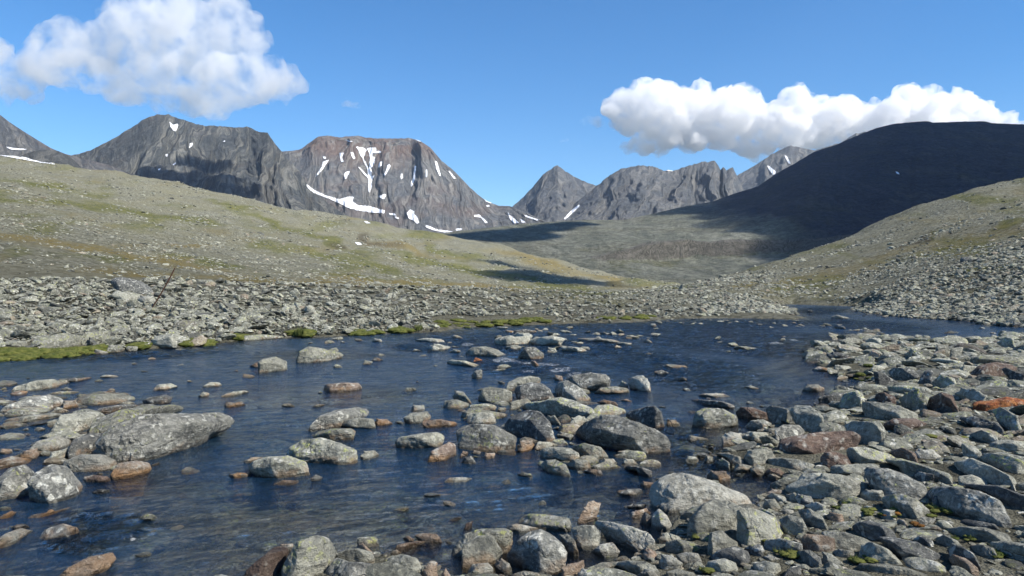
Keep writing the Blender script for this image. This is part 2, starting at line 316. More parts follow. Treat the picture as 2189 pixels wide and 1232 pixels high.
def mountain_mat(name, grey, brown, pale, bamt=.5, bumpd=10, green=0.0, iso=False):
    """bare rock: bedded grey with rusty patches, scree streaks down the fall line"""
    t = NT(name); p = t.pos(); u = t.attr("mu"); v = t.attr("mv"); cl = t.attr("cliff"); brown_or_shade = t.attr("brown")
    cv = t.node("ShaderNodeCombineXYZ"); t.set(cv.inputs[0], u); t.set(cv.inputs[1], v); uv = cv.outputs[0]
    st = t.noise(t.map(uv, (1, .26, 1)), 1.8, 10, .78, .35); st2 = t.noise(t.map(uv, (1, .30, 1), (0, 0, .35)), 5.5, 9, .8, .3)
    if iso: st = t.noise(t.map(p, (1, .4, .7)), .011, 10, .82, .5); st2 = t.noise(t.map(p, (1, .3, .9)), .06, 9, .82, .3)
    n = t.noise(p, .0035, 9, .72); n2 = t.noise(p, .02, 9, .8)
    c = t.mix(t.step(n2, .30, .70), t.mix(1, grey, (.62, .64, .68), 'MULTIPLY'), t.mix(1, grey, (1.35, 1.33, 1.28), 'MULTIPLY'))
    c = t.mix(t.math('MULTIPLY', t.step(t.math('ADD', n, t.math('MULTIPLY', t.math('SUBTRACT', st, .5), .5)), .47, .62), bamt), c, brown)
    if iso: c = t.mix(t.math('MINIMUM', brown_or_shade, 1.0), c, t.mix(t.step(st, .35, .70), (.026, .037, .062), (.044, .056, .080)))  # navy mix: cloud shade and blue haze painted over the dark rock
    else: c = t.mix(t.math('MULTIPLY', brown_or_shade, t.step(n, .3, .5)), c, brown)
    nbr = t.math('SUBTRACT', 1.0, t.math('MINIMUM', t.math('MULTIPLY', brown_or_shade, .9), .93)) if iso else 1.0
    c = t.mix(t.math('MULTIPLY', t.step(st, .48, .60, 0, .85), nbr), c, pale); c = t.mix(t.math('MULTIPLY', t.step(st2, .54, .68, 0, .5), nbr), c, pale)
    c = t.mix(t.step(st, .48, .34, 0, .6), c, t.mix(1, grey, (.60, .63, .70), 'MULTIPLY')); c = t.mix(t.step(st2, .42, .30, 0, .6), c, t.mix(1, grey, (.55, .56, .6), 'MULTIPLY'))
    if green:
        gn = t.step(t.noise(t.map(p, (1, 1, 2.2)), .006, 9, .75), .50, .62, 0, green)
        c = t.mix(t.math('MULTIPLY', gn, t.attr("green")), c, (.125, .125, .045))
    cf = t.noise(t.map(uv, (1, .30, 1)), 5, 9, .82)
    if iso: c = t.mix(t.step(t.noise(p, .07, 8, .85), .38, .62), t.mix(1, c, (.62, .64, .62), 'MULTIPLY'), t.mix(1, c, (1.3, 1.3, 1.28), 'MULTIPLY'))
    c = t.mix(t.math('MULTIPLY', cl, .9), c, t.mix(t.step(cf, .36, .66), (.05, .05, .045), (.235, .215, .185)))
    h = t.math('ADD', t.math('MULTIPLY', st, 1.6), t.math('ADD', t.math('MULTIPLY', st2, .5), t.math('MULTIPLY', n2, .9)))
    nb = t.bump(h, 1.0, bumpd, t.bump(t.noise(p, .09, 8, .8), .8, bumpd * .16))
    return t.done(t.bsdf(c, .95, nb, .1))

def simple_mat(name, c1, c2, scale, rough=.8, bump=.3, bd=.02, spec=.3):
    t = NT(name); p = t.pos(); n = t.noise(p, scale, 7, .7)
    return t.done(t.bsdf(t.mix(t.step(n, .35, .65), c1, c2), rough, t.bump(n, bump, bd), spec))
M_SNOW = simple_mat("old_snow", (.72, .74, .77), (.86, .87, .88), .03, .6, .6, 3)
M_MOSS = simple_mat("moss", (.040, .054, .012), (.115, .118, .035), 9, .95, .8, .02, .1)
M_MOSSR = simple_mat("rusty_moss", (.075, .032, .012), (.17, .085, .02), 16, .95, .8, .02, .1)
M_BLADE = simple_mat("grass_blade", (.060, .085, .018), (.15, .16, .05), 9, .8, 0, .01, .2)
M_STRAW = simple_mat("dry_grass_blade", (.20, .17, .07), (.34, .29, .14), 9, .8, 0, .01, .2)
M_IRON = simple_mat("rusty_iron", (.030, .016, .010), (.085, .040, .022), 30, .8, .4, .004)

def water_mat():
    t = NT("stream_water"); p = t.pos(); fo = t.attr("foam"); ru = t.attr("rough")
    wv_ = t.mix(.25, p, t.noise(p, 1.3, 3, .5, out=1), 'ADD'); flow = t.map(wv_, (.85, 1.15, 1), (0, 0, R(-25)))
    a = t.noise(flow, 2.3, 7, .62, 1.0); b = t.noise(flow, 9, 6, .62, .4); c = t.noise(flow, 34, 4, .6)
    st = t.math('ADD', .24, t.math('MULTIPLY', ru, 1.25))
    h = t.math('ADD', t.math('ADD', a, t.math('MULTIPLY', t.math('MULTIPLY', t.noise(t.map(wv_, (.8, 2.2, 1)), .8, 5, .7, .4), ru), 2.2)), t.math('ADD', t.math('MULTIPLY', b, .42), t.math('MULTIPLY', c, .12)))
    nb = t.bump(h, st, .27)
    fr = t.node("ShaderNodeFresnel"); t.set(fr.inputs[0], 1.333); t.set(fr.inputs[1], nb)
    gl = t.node("ShaderNodeBsdfGlossy"); t.set(gl.inputs["Color"], (.92, .95, 1)); t.set(gl.inputs["Roughness"], .06); t.set(gl.inputs["Normal"], nb)
    tr = t.node("ShaderNodeBsdfTransparent"); dep = t.attr("depth")
    t.set(tr.inputs[0], t.mix(t.step(dep, 0, .55), (.90, .93, .92), (.48, .62, .70)))
    mx = t.node("ShaderNodeMixShader"); t.set(mx.inputs[0], fr.outputs[0]); body = t.node("ShaderNodeBsdfDiffuse"); t.set(body.inputs[0], (.016, .055, .12)); t.set(body.inputs["Normal"], nb)
    sc_ = t.node("ShaderNodeMixShader"); t.set(sc_.inputs[0], t.step(t.math('ADD', dep, t.math('MULTIPLY', t.math('SUBTRACT', t.noise(p, .55, 4), .5), .5)), .10, .45, .0, .32)); t.set(sc_.inputs[1], tr.outputs[0]); t.set(sc_.inputs[2], body.outputs[0])
    t.set(mx.inputs[1], sc_.outputs[0]); t.set(mx.inputs[2], gl.outputs[0])
    fm = t.step(t.math('ADD', t.noise(t.map(p, (.8, 2.0, 1)), 14, 7, .8, .8), t.math('MULTIPLY', t.math('SUBTRACT', fo, 1.0), .5)), .47, .60, 0, .9)
    fb = t.bsdf((.75, .78, .80), .6, nb)
    m2 = t.node("ShaderNodeMixShader"); t.set(m2.inputs[0], fm); t.set(m2.inputs[1], mx.outputs[0]); t.set(m2.inputs[2], fb)
    return t.done(m2.outputs[0])
M_WATER = water_mat()
# ------------------------------------------------------------------ ground sheet (the near valley, both slopes and the stream bed)
def blob(px, py, L):
    m = np.zeros(len(px))
    for cx, cy, rx, ry, ang in L:
        a = R(ang); dx = px - cx; dy = py - cy; u = (dx * math.cos(a) + dy * math.sin(a)) / rx; v = (-dx * math.sin(a) + dy * math.cos(a)) / ry
        m = np.maximum(m, sstep(1.25, .35, np.hypot(u, v)))
    return m
GREEN = [(90, 398, 95, 9, 8), (40, 432, 60, 7, 5), (280, 455, 150, 12, 11), (160, 440, 90, 8, 8), (490, 440, 60, 7, 10), (400, 470, 90, 9, 8), (590, 480, 110, 9, 20), (700, 515, 90, 10, 22), (690, 548, 120, 10, 12),
         (800, 572, 120, 9, 10), (900, 560, 120, 10, 14), (760, 590, 120, 6, 5), (1000, 580, 150, 9, 10), (960, 540, 70, 7, 22), (1180, 605, 130, 8, 9), (1290, 622, 90, 5, 6), (2110, 572, 110, 9, -8), (2040, 530, 120, 8, -16),
         (1470, 614, 60, 4, -5), (2140, 592, 80, 5, -10), (1680, 598, 90, 3, -8), (2050, 625, 90, 5, -2), (2150, 480, 60, 9, -22), (470, 565, 90, 7, 6), (1980, 505, 50, 5, -20)]
OCHRE = [(700, 612, 260, 12, 2), (1000, 612, 180, 9, 3), (250, 585, 160, 8, 3), (60, 512, 130, 8, 6), (200, 534, 140, 10, 8), (330, 556, 120, 9, 8), (430, 572, 90, 7, 6), (570, 600, 230, 9, 2), (820, 602, 230, 8, 3), (420, 525, 60, 5, 5), (1900, 548, 190, 16, -19), (2060, 515, 120, 12, -18), (1780, 580, 130, 8, -16),
         (1150, 560, 120, 12, 14), (1300, 600, 110, 8, 8), (2140, 500, 90, 14, -20), (1650, 602, 120, 4, -10), (850, 530, 80, 8, 15)]
DARK = [(2120, 605, 110, 26, -4), (1950, 515, 60, 6, -22), (2160, 640, 60, 8, 0), (740, 530, 40, 6, 15), (800, 515, 40, 8, 20), (70, 590, 120, 10, 2), (1130, 590, 30, 4, 8)]
th1 = np.radians(np.concatenate([np.arange(-180, -46, 3.0), np.arange(-46, -36, .4), np.arange(-36, 36, .085), np.arange(36, 46, .4), np.arange(46, 181, 3.0)]))
rr = np.exp(np.linspace(math.log(.5), math.log(2900), 900))
TH, RR = np.meshgrid(th1, rr); gx = (RR * np.sin(TH)).ravel(); gy = (RR * np.cos(TH)).ravel()
gsd = water_sd(gx, gy); gz = ground_z(gx, gy, gsd)
gfaces = gridfaces(len(rr), len(th1))
ground = mesh_np("ground", np.stack([gx, gy, gz], 1), gfaces, M_GROUND)
tag(ground, kind="structure")
_yy = np.maximum(gy, 1.0); _px = CX + FPX * gx / _yy; _py = CY - FPX * (gz - EYE) / _yy
_wob = fbm(P3(_px * .012, _py * .05, 0), 4); _wpy = _py + _wob * 9; _wpx = _px + fbm(P3(_px * .01, _py * .03, 7), 3) * 40
vis = sstep(45, 70, np.hypot(gx, gy))
g_a = blob(_wpx, _wpy, GREEN) * vis; o_a = blob(_wpx, _wpy, OCHRE) * vis * (1 - .5 * sstep(1550, 1750, _px)); d_a = blob(_wpx, _wpy, DARK) * vis
nz = fbm(P3(_px * .006, _py * .03, 2), 5); g_a = np.maximum(g_a, sstep(.02, .65, nz) * vis * .85)
o_a = np.maximum(o_a, sstep(.25, .8, fbm(P3(_px * .007, _py * .035, 31), 5)) * vis * .5)
r_ = np.hypot(gx, gy)
attr(ground, "grass", g_a * (gsd > .5)); attr(ground, "ochre", o_a); attr(ground, "darkearth", d_a)
attr(ground, "scree", .35 + .65 * sstep(25, 70, r_))
# ------------------------------------------------------------------ water
wth = np.radians(np.concatenate([np.arange(-178, -46, 2.0), np.arange(-46, -35, .3), np.arange(-35, 35, .085), np.arange(35, 60, .4), np.arange(60, 180, 2.0)]))
wr = np.exp(np.linspace(math.log(2.0), math.log(84), 620))
TH, RR = np.meshgrid(wth, wr); wx = (RR * np.sin(TH)).ravel(); wy = (RR * np.cos(TH)).ravel(); wsd = water_sd(wx, wy)
wpx = CX + FPX * wx / np.maximum(wy, 1); wpy = CY + FPX * EYE / np.maximum(wy, 1)
RAPID = [(1180, 740, 300, 26, 4), (1150, 790, 170, 22, 6), (1230, 800, 70, 14, 0), (1560, 730, 260, 26, 2), (1660, 745, 130, 20, 0), (1900, 700, 160, 12, 5), (1000, 735, 120, 12, 8), (1450, 790, 200, 40, 10),
         (1760, 665, 60, 9, 0), (240, 1130, 120, 40, 0), (180, 1170, 80, 20, 0), (1400, 700, 300, 14, 0), (1600, 690, 200, 8, 0), (1480, 960, 120, 40, 30), (300, 760, 200, 10, -4), (900, 745, 80, 10, 5)]
FOAM = [(1085, 770, 44, 9, 8), (1062, 771, 20, 6, 0), (1200, 791, 46, 11, -6), (1228, 800, 34, 8, -14), (1130, 793, 30, 5, 0), (1000, 737, 26, 6, 0), (1150, 778, 90, 6, 3), (1660, 734, 30, 4, 0), (1697, 727, 20, 3, 0), (1855, 706, 40, 3, 6), (284, 1148, 14, 10, 30), (210, 1172, 22, 6, 0)]
rough = np.clip(.12 + .15 * sstep(12, 40, wy) + blob(wpx + 30 * fbm(P3(wx * .3, wy * .3, 0), 3), wpy, RAPID), 0, 1)
calm = blob(wpx, wpy, [(1150, 1190, 260, 60, 0), (2080, 715, 160, 12, 3), (600, 850, 260, 40, -5)]); rough = rough * (1 - .75 * calm)
amp = .004 + .042 * rough ** 1.3
fl = P3((wx * math.cos(.3) + wy * math.sin(.3)) * 1.6, (-wx * math.sin(.3) + wy * math.cos(.3)) * 4.2, 0)
wz = amp * (fbm(fl, 3, .6) + .5 * ridged(fl * 2.1, 2) - .5)
keep = wsd < .35; fa = gridfaces(len(wr), len(wth)); fa = fa[keep[fa].all(1)]
used = np.unique(fa); remap = -np.ones(len(wx), int); remap[used] = np.arange(len(used))
water = mesh_np("water", np.stack([wx, wy, wz], 1)[used], remap[fa], M_WATER); tag(water, kind="structure")
attr(water, "rough", rough[used]); attr(water, "foam", (blob(wpx, wpy, FOAM))[used])
attr(water, "depth", np.clip(-ground_z(wx[used], wy[used], wsd[used], False) * 1.15, 0, 2))

# ------------------------------------------------------------------ mountains
def zpy(Y, py): return EYE + (CY - py) / FPX * Y
def massif(name, cols, mat, nu=500, nv=170, gul=.05, gf=1.0, slant=0.0, rough_=.02, jag=.0, cliff=None, brown=None, greenf=None, seed=0):
    """cols: {px: [(Y, z), ...]} - same number of points in each column, front to back; a grid laid over them"""
    ks = sorted(cols); A = np.array([[list(p) for p in cols[k]] for k in ks], float); K = A.shape[1]
    U = np.linspace(ks[0], ks[-1], nu); Vp = np.linspace(0, K - 1, nv)
    Yc = np.stack([np.interp(U, ks, A[:, k, 0]) for k in range(K)]); Zc = np.stack([np.interp(U, ks, A[:, k, 1]) for k in range(K)])
    i = np.minimum(Vp.astype(int), K - 2); s = (Vp - i)[:, None]
    Y = Yc[i] * (1 - s) + Yc[i + 1] * s; Z = Zc[i] * (1 - s) + Zc[i + 1] * s
    ridge = K - 2; t = np.clip(Vp / ridge, 0, 1.3)[:, None] * np.ones_like(Y); Ug = np.ones_like(Y) * U[None]
    X = (Ug - CX) / FPX * Y
    Hh = (Zc[ridge] - Zc[0])[None] * np.ones_like(Y)
    mu = Ug / 26.0 * gf + (slant(Ug) if callable(slant) else slant) * t * 6 + 1.5 * fbm(P3(Ug * .012, t * 2.6, seed), 4, .6).reshape(Y.shape); mv = t * 6
    env = np.clip(np.minimum(t * 3, (1.0 - t) * 5), 0, 1)
    g = (ridged(P3(mu * .30, mv * .16, seed + 2), 5, .5).reshape(Y.shape) - .9) * .42
    rg = fbm(P3(X * .004, Y * .004, Z * .004 + seed), 5, .6).reshape(Y.shape)
    Z2 = Z + Hh * (gul * g * env + rough_ * rg * np.clip((1.0 - t) * 6 + .06, 0, 1))
    Z2 += Hh * jag * fbm(P3(Ug * .09, t * 0, seed + 5), 3, .6).reshape(Y.shape) * sstep(.8, 1, t)
    # shift toward / away gives the buttresses depth as well as height
    Y2 = Y * (1 - gul * .28 * g * env); X2 = (Ug - CX) / FPX * Y2
    # keep the picture row of the shifted point
    Z2 = EYE + (Z2 - EYE) * Y2 / Y
    o = mesh_np(name, np.stack([X2.ravel(), Y2.ravel(), Z2.ravel()], 1), gridfaces(nv, nu), mat); tag(o, kind="structure")
    attr(o, "mu", mu.ravel()); attr(o, "mv", mv.ravel())
    PY = (CY - (Z - EYE) / Y * FPX)
    z0 = np.zeros(Y.size)
    attr(o, "cliff", cliff(Ug, PY).ravel() if cliff else z0); attr(o, "brown", brown(Ug, PY).ravel() if brown else z0); attr(o, "green", greenf(Ug, PY).ravel() if greenf else z0)
    return o
def from_skyline(sky_, Yr, base, Yb, prof=((.35, .20), (.7, .56)), back=1.15, spread=0):
    cols = {}
    for p in sky_:
        px, py = p[:2]; yr = p[2] if len(p) > 2 else Yr; zr = zpy(yr, py); zb = zpy(Yb, base); L = [(Yb, zb)]
        for s, h in prof: L.append((Yb + (yr - Yb) * s, zb + (zr - zb) * h))
        L.append((yr, zr)); L.append((yr * back, zr - (zr - zb) * .7)); cols[px] = L
    return cols
GY = (.112, .124, .130); BRN = (.18, .150, .125); PALE = (.30, .295, .262)
MM1 = mountain_mat("grey_mountain", GY, BRN, PALE, .35, 26)
MM2 = mountain_mat("banded_mountain", (.160, .170, .180), (.200, .150, .130), (.32, .31, .285), .5, 26)  # grey lightened: distance haze painted into the flat-topped peak's colour
MM3 = mountain_mat("far_mountain", (.125, .136, .148), (.165, .145, .130), (.25, .245, .23), .35, 30)
MM6 = mountain_mat("shade_painted_massif", (.165, .172, .142), (.155, .142, .10), (.26, .262, .222), .5, 14, green=.55, iso=True)
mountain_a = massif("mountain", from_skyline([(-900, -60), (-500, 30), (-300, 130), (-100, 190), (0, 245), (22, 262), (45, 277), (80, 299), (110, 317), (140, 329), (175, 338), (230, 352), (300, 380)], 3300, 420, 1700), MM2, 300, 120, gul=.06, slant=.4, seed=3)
knoll = massif("hill", from_skyline([(20, 345), (50, 329), (75, 320), (100, 318), (125, 321), (145, 330), (160, 342), (175, 358)], 1250, 400, 900, back=1.1), mountain_mat("knoll_rock", (.085, .090, .092), (.11, .09, .075), (.16, .16, .15), .3, 4), 120, 50, gul=.05, seed=9)
mountain_b = massif("mountain", from_skyline([(100, 372, 4600), (150, 333, 4500), (175, 327, 4400), (200, 318, 4300), (240, 297), (262, 284), (285, 270), (310, 253), (335, 245), (360, 245), (385, 254), (420, 265), (440, 270), (452, 267), (462, 269), (500, 272), (530, 271), (552, 281, 4000), (572, 284, 3900),
    (590, 310, 3850), (612, 336, 3800), (640, 366, 3700), (655, 392, 3600), (680, 418, 3500), (720, 448, 3350), (760, 470, 3200), (820, 505, 3000)], 4200, 520, 2100), MM1, 640, 200, gul=.07, slant=lambda u: np.interp(u, [150, 350, 560, 760], [-.9, -1.0, -.5, .5]), seed=1, jag=.006)
def topbrown(u, py): return sstep(372, 330, py + 22 * np.abs((u - 800) / 180)) * sstep(600, 660, u) + .8 * sstep(18, 4, np.abs(py - 445 + 10 * np.sin(u * .03))) * .5
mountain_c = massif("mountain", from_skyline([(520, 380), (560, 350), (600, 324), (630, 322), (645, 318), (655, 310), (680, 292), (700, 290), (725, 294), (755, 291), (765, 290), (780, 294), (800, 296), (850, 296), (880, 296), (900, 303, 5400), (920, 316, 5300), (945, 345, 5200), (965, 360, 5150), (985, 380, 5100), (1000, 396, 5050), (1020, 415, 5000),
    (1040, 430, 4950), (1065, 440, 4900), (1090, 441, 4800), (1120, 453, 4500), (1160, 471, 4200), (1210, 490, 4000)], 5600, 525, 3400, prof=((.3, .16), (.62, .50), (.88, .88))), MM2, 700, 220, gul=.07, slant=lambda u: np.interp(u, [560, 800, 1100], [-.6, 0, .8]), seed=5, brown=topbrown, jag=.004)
mountain_d = massif("mountain", from_skyline([(980, 500), (1060, 470), (1097, 440), (1120, 420), (1140, 398), (1160, 373), (1175, 363), (1192, 352), (1210, 367), (1230, 378), (1255, 390), (1275, 396), (1300, 410), (1350, 440), (1420, 470)], 7200, 500, 4800), MM3, 420, 150, gul=.085, slant=-.5, seed=7, jag=.01)
mountain_e = massif("mountain", from_skyline([(1150, 480), (1200, 458), (1240, 426), (1262, 408), (1275, 397), (1290, 385), (1310, 370), (1335, 358), (1370, 353), (1395, 355), (1420, 364), (1440, 364), (1470, 355), (1500, 345), (1512, 346), (1527, 343), (1535, 352), (1540, 362), (1546, 357), (1553, 364), (1560, 359), (1567, 357), (1574, 372), (1580, 385),
    (1590, 405), (1610, 430), (1650, 470)], 6300, 500, 4300), MM3, 520, 170, gul=.11, slant=lambda u: np.interp(u, [1240, 1450, 1530, 1600], [-1.0, -.7, -.1, .3]), seed=11, jag=.012)
mountain_f = massif("mountain", from_skyline([(1480, 440), (1540, 392), (1580, 372), (1610, 355), (1640, 335), (1670, 318), (1690, 310), (1710, 314), (1740, 320), (1755, 317), (1780, 309), (1800, 303), (1815, 292), (1830, 284), (1850, 280), (1880, 285), (1950, 300), (2100, 330)], 8300, 480, 5200), MM3, 360, 130, gul=.07, seed=13, jag=.006)
# the shaded massif on the right and its sunny shelf with the rock band
def c6(px, rows): return px, [(Y, zpy(Y, py)) for Y, py in rows]
def cliffmask(u, py):
    top = np.interp(u, [1240, 1300, 1360, 1450, 1520, 1600, 1700, 1800], [549, 541, 528, 514, 513, 514, 516, 510]); bot = np.interp(u, [1240, 1300, 1420, 1500, 1600, 1700, 1800], [549, 552, 557, 552, 546, 540, 540])
    n = fbm(P3(u * .03, py * .05, 4), 3).reshape(u.shape) * 4
    return sstep(-2, 2, py + n - top) * sstep(2, -2, py + n * 1.5 - bot) * sstep(1240, 1290, u)
def shade6(u, py): return sstep(500, 455, py + .10 * (1700 - u) + 8 * fbm(P3(u * .02, py * .03, 1), 3).reshape(u.shape)) * sstep(1380, 1600, u) + sstep(1660, 1780, u)  # mask of the cloud-shaded part, where shade goes into the rock colour
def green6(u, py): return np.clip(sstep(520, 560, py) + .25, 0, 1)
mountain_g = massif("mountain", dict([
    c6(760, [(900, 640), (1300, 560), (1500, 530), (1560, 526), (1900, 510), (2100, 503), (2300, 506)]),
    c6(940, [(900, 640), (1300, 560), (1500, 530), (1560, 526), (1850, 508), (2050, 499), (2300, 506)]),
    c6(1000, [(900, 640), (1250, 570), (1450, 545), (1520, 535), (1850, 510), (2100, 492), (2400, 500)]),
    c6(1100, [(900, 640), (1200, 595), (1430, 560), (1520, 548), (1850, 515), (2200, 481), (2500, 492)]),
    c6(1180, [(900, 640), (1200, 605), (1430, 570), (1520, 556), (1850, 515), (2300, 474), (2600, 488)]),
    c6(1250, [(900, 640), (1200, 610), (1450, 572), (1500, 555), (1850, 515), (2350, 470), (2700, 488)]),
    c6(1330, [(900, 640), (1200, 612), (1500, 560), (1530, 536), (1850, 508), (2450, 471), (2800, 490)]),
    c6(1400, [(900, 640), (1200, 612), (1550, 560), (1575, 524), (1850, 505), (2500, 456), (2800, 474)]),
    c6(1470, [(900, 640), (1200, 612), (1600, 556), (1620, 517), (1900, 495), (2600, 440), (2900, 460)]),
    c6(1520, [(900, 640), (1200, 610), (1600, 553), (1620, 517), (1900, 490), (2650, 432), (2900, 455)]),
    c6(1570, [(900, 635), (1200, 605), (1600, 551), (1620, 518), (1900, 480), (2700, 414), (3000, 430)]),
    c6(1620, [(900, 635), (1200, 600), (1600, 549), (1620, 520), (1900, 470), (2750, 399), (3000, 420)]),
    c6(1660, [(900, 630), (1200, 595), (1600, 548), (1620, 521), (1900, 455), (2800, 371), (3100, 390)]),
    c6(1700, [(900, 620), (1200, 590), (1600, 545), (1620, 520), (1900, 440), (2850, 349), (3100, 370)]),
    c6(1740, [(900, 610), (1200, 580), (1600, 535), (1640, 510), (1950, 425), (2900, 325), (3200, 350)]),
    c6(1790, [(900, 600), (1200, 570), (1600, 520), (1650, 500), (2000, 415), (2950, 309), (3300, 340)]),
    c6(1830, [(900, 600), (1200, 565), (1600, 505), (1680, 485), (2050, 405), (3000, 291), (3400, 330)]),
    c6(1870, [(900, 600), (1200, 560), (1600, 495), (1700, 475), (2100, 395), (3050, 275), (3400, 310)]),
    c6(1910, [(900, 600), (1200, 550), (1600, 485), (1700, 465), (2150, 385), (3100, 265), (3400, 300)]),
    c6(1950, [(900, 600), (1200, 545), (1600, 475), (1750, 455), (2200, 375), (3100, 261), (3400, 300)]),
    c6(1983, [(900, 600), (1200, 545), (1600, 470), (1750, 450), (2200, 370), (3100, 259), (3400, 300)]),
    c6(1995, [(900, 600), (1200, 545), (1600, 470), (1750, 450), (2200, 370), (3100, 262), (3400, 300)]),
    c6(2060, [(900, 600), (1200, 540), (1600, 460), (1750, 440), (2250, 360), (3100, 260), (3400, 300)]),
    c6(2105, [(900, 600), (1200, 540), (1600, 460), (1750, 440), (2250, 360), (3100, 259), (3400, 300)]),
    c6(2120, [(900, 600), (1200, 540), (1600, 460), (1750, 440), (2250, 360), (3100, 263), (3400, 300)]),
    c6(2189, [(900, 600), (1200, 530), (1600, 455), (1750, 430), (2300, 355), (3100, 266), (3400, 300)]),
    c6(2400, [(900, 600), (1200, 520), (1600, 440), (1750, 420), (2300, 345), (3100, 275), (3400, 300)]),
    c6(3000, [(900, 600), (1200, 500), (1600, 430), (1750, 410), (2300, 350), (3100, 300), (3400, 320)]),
    ]), MM6, 900, 260, gul=.012, seed=15, rough_=.022, jag=.002, cliff=cliffmask, greenf=green6, brown=shade6)  # the brown slot carries painted cloud shade on this massif
# far plain beyond everything seen
far = mesh_np("terrain", np.array([(-16000, -15000, -75), (16000, -15000, -75), (16000, 10300, -75), (-16000, 10300, -75)]), np.array([(0, 1, 2, 3)]), simple_mat("far_tundra", (.12, .12, .09), (.2, .2, .15), .002), False); tag(far, kind="structure")

# ------------------------------------------------------------------ snow lying in the gullies
from mathutils.bvhtree import BVHTree
def bvh_of(objs):
    V = []; F = []; n = 0
    for o in objs:
        me = o.data; v = np.empty(len(me.vertices) * 3, np.float32); me.vertices.foreach_get("co", v)
        f = np.empty(len(me.loops), np.int32); me.loops.foreach_get("vertex_index", f); V.append(v.reshape(-1, 3)); F.append(f.reshape(-1, 4) + n); n += len(me.vertices)
    return BVHTree.FromPolygons(np.concatenate(V).tolist(), np.concatenate(F).tolist())
MBVH = bvh_of([mountain_a, mountain_b, mountain_c, mountain_d, mountain_e, mountain_f, mountain_g, knoll])
GBV = None
def snow(poly, label, group, tree=None, jit=1.6, step=1.0, seed=0):
    tree = tree or MBVH
    P = np.array(poly, float); x0, y0 = P.min(0) - 2; x1, y1 = P.max(0) + 2
    xs = np.arange(x0, x1, step); ys = np.arange(y0, y1, step); Xg, Yg = np.meshgrid(xs, ys); Q = np.stack([Xg.ravel(), Yg.ravel()], 1)
    jx = noise(P3(Q[:, 0] * .22, Q[:, 1] * .22, seed)) * jit; jy = noise(P3(Q[:, 0] * .22, Q[:, 1] * .22, seed + 9)) * jit
    ins = inside(Q + np.stack([jx, jy], 1), P); V = np.zeros((len(Q), 3)); ok = np.zeros(len(Q), bool)
    need = ins.copy().reshape(Xg.shape); m = need.copy(); m[1:] |= need[:-1]; m[:-1] |= need[1:]; m[:, 1:] |= need[:, :-1]; m[:, :-1] |= need[:, 1:]; m = m.ravel()
    for i in np.nonzero(m)[0]:
        d = Vector(((Q[i, 0] - CX) / FPX, 1, (CY - Q[i, 1]) / FPX)).normalized(); h = tree.ray_cast(Vector((0, 0, EYE)), d)
        if h[0] is not None:
            n = h[1] if h[1].z > 0 else -h[1]; lift = .0009 * h[3]; p = h[0] + n * lift * .5 - d * lift; V[i] = p; ok[i] = True
    fa = gridfaces(len(ys), len(xs)); c = (ins & ok); fa = fa[(c[fa].sum(1) >= 2) & ok[fa].all(1)]
    if len(fa) == 0: return
    us = np.unique(fa); rm = -np.ones(len(Q), int); rm[us] = np.arange(len(us))
    o = mesh_np("snow_patch", V[us], rm[fa], M_SNOW); tag(o, label, "snow patch", group); return o
def zz(L): return [(600 + a / 3.648, 260 + b / 3.65) for a, b in L]     # from an enlarged crop
def z1(L): return [(a / 2.933, 200 + b / 2.933) for a, b in L]
G1 = "snow patches on the flat-topped mountain"; G2 = "snow patches on the round-topped mountain"; G3 = "snow patches by the upper left ridge"
snow(zz([(585, 198), (640, 205), (672, 225), (660, 240), (655, 270), (640, 285), (660, 310), (680, 355), (692, 365), (690, 340), (698, 290), (690, 245), (672, 215), (700, 205), (740, 208), (745, 235), (785, 235), (780, 245), (735, 250), (715, 250), (718, 275), (738, 285), (728, 330), (708, 370), (710, 430), (735, 422), (712, 465), (708, 520), (690, 553), (683, 530), (686, 450), (650, 415), (605, 358), (620, 362), (680, 430), (680, 380), (655, 330), (638, 290), (620, 265), (605, 225)]),
     "large tree-shaped snow patch forking in the gullies of the flat-topped mountain", G1, jit=1.2, step=.7)
snow(zz([(195, 488), (260, 535), (350, 580), (460, 610), (530, 590), (568, 592), (560, 625), (600, 655), (700, 665), (820, 700), (800, 715), (720, 712), (600, 695), (540, 680), (460, 640), (380, 605), (300, 575), (235, 545), (205, 510)]), "longest snow band sweeping down along the foot of the flat-topped mountain", G1, jit=1.2)
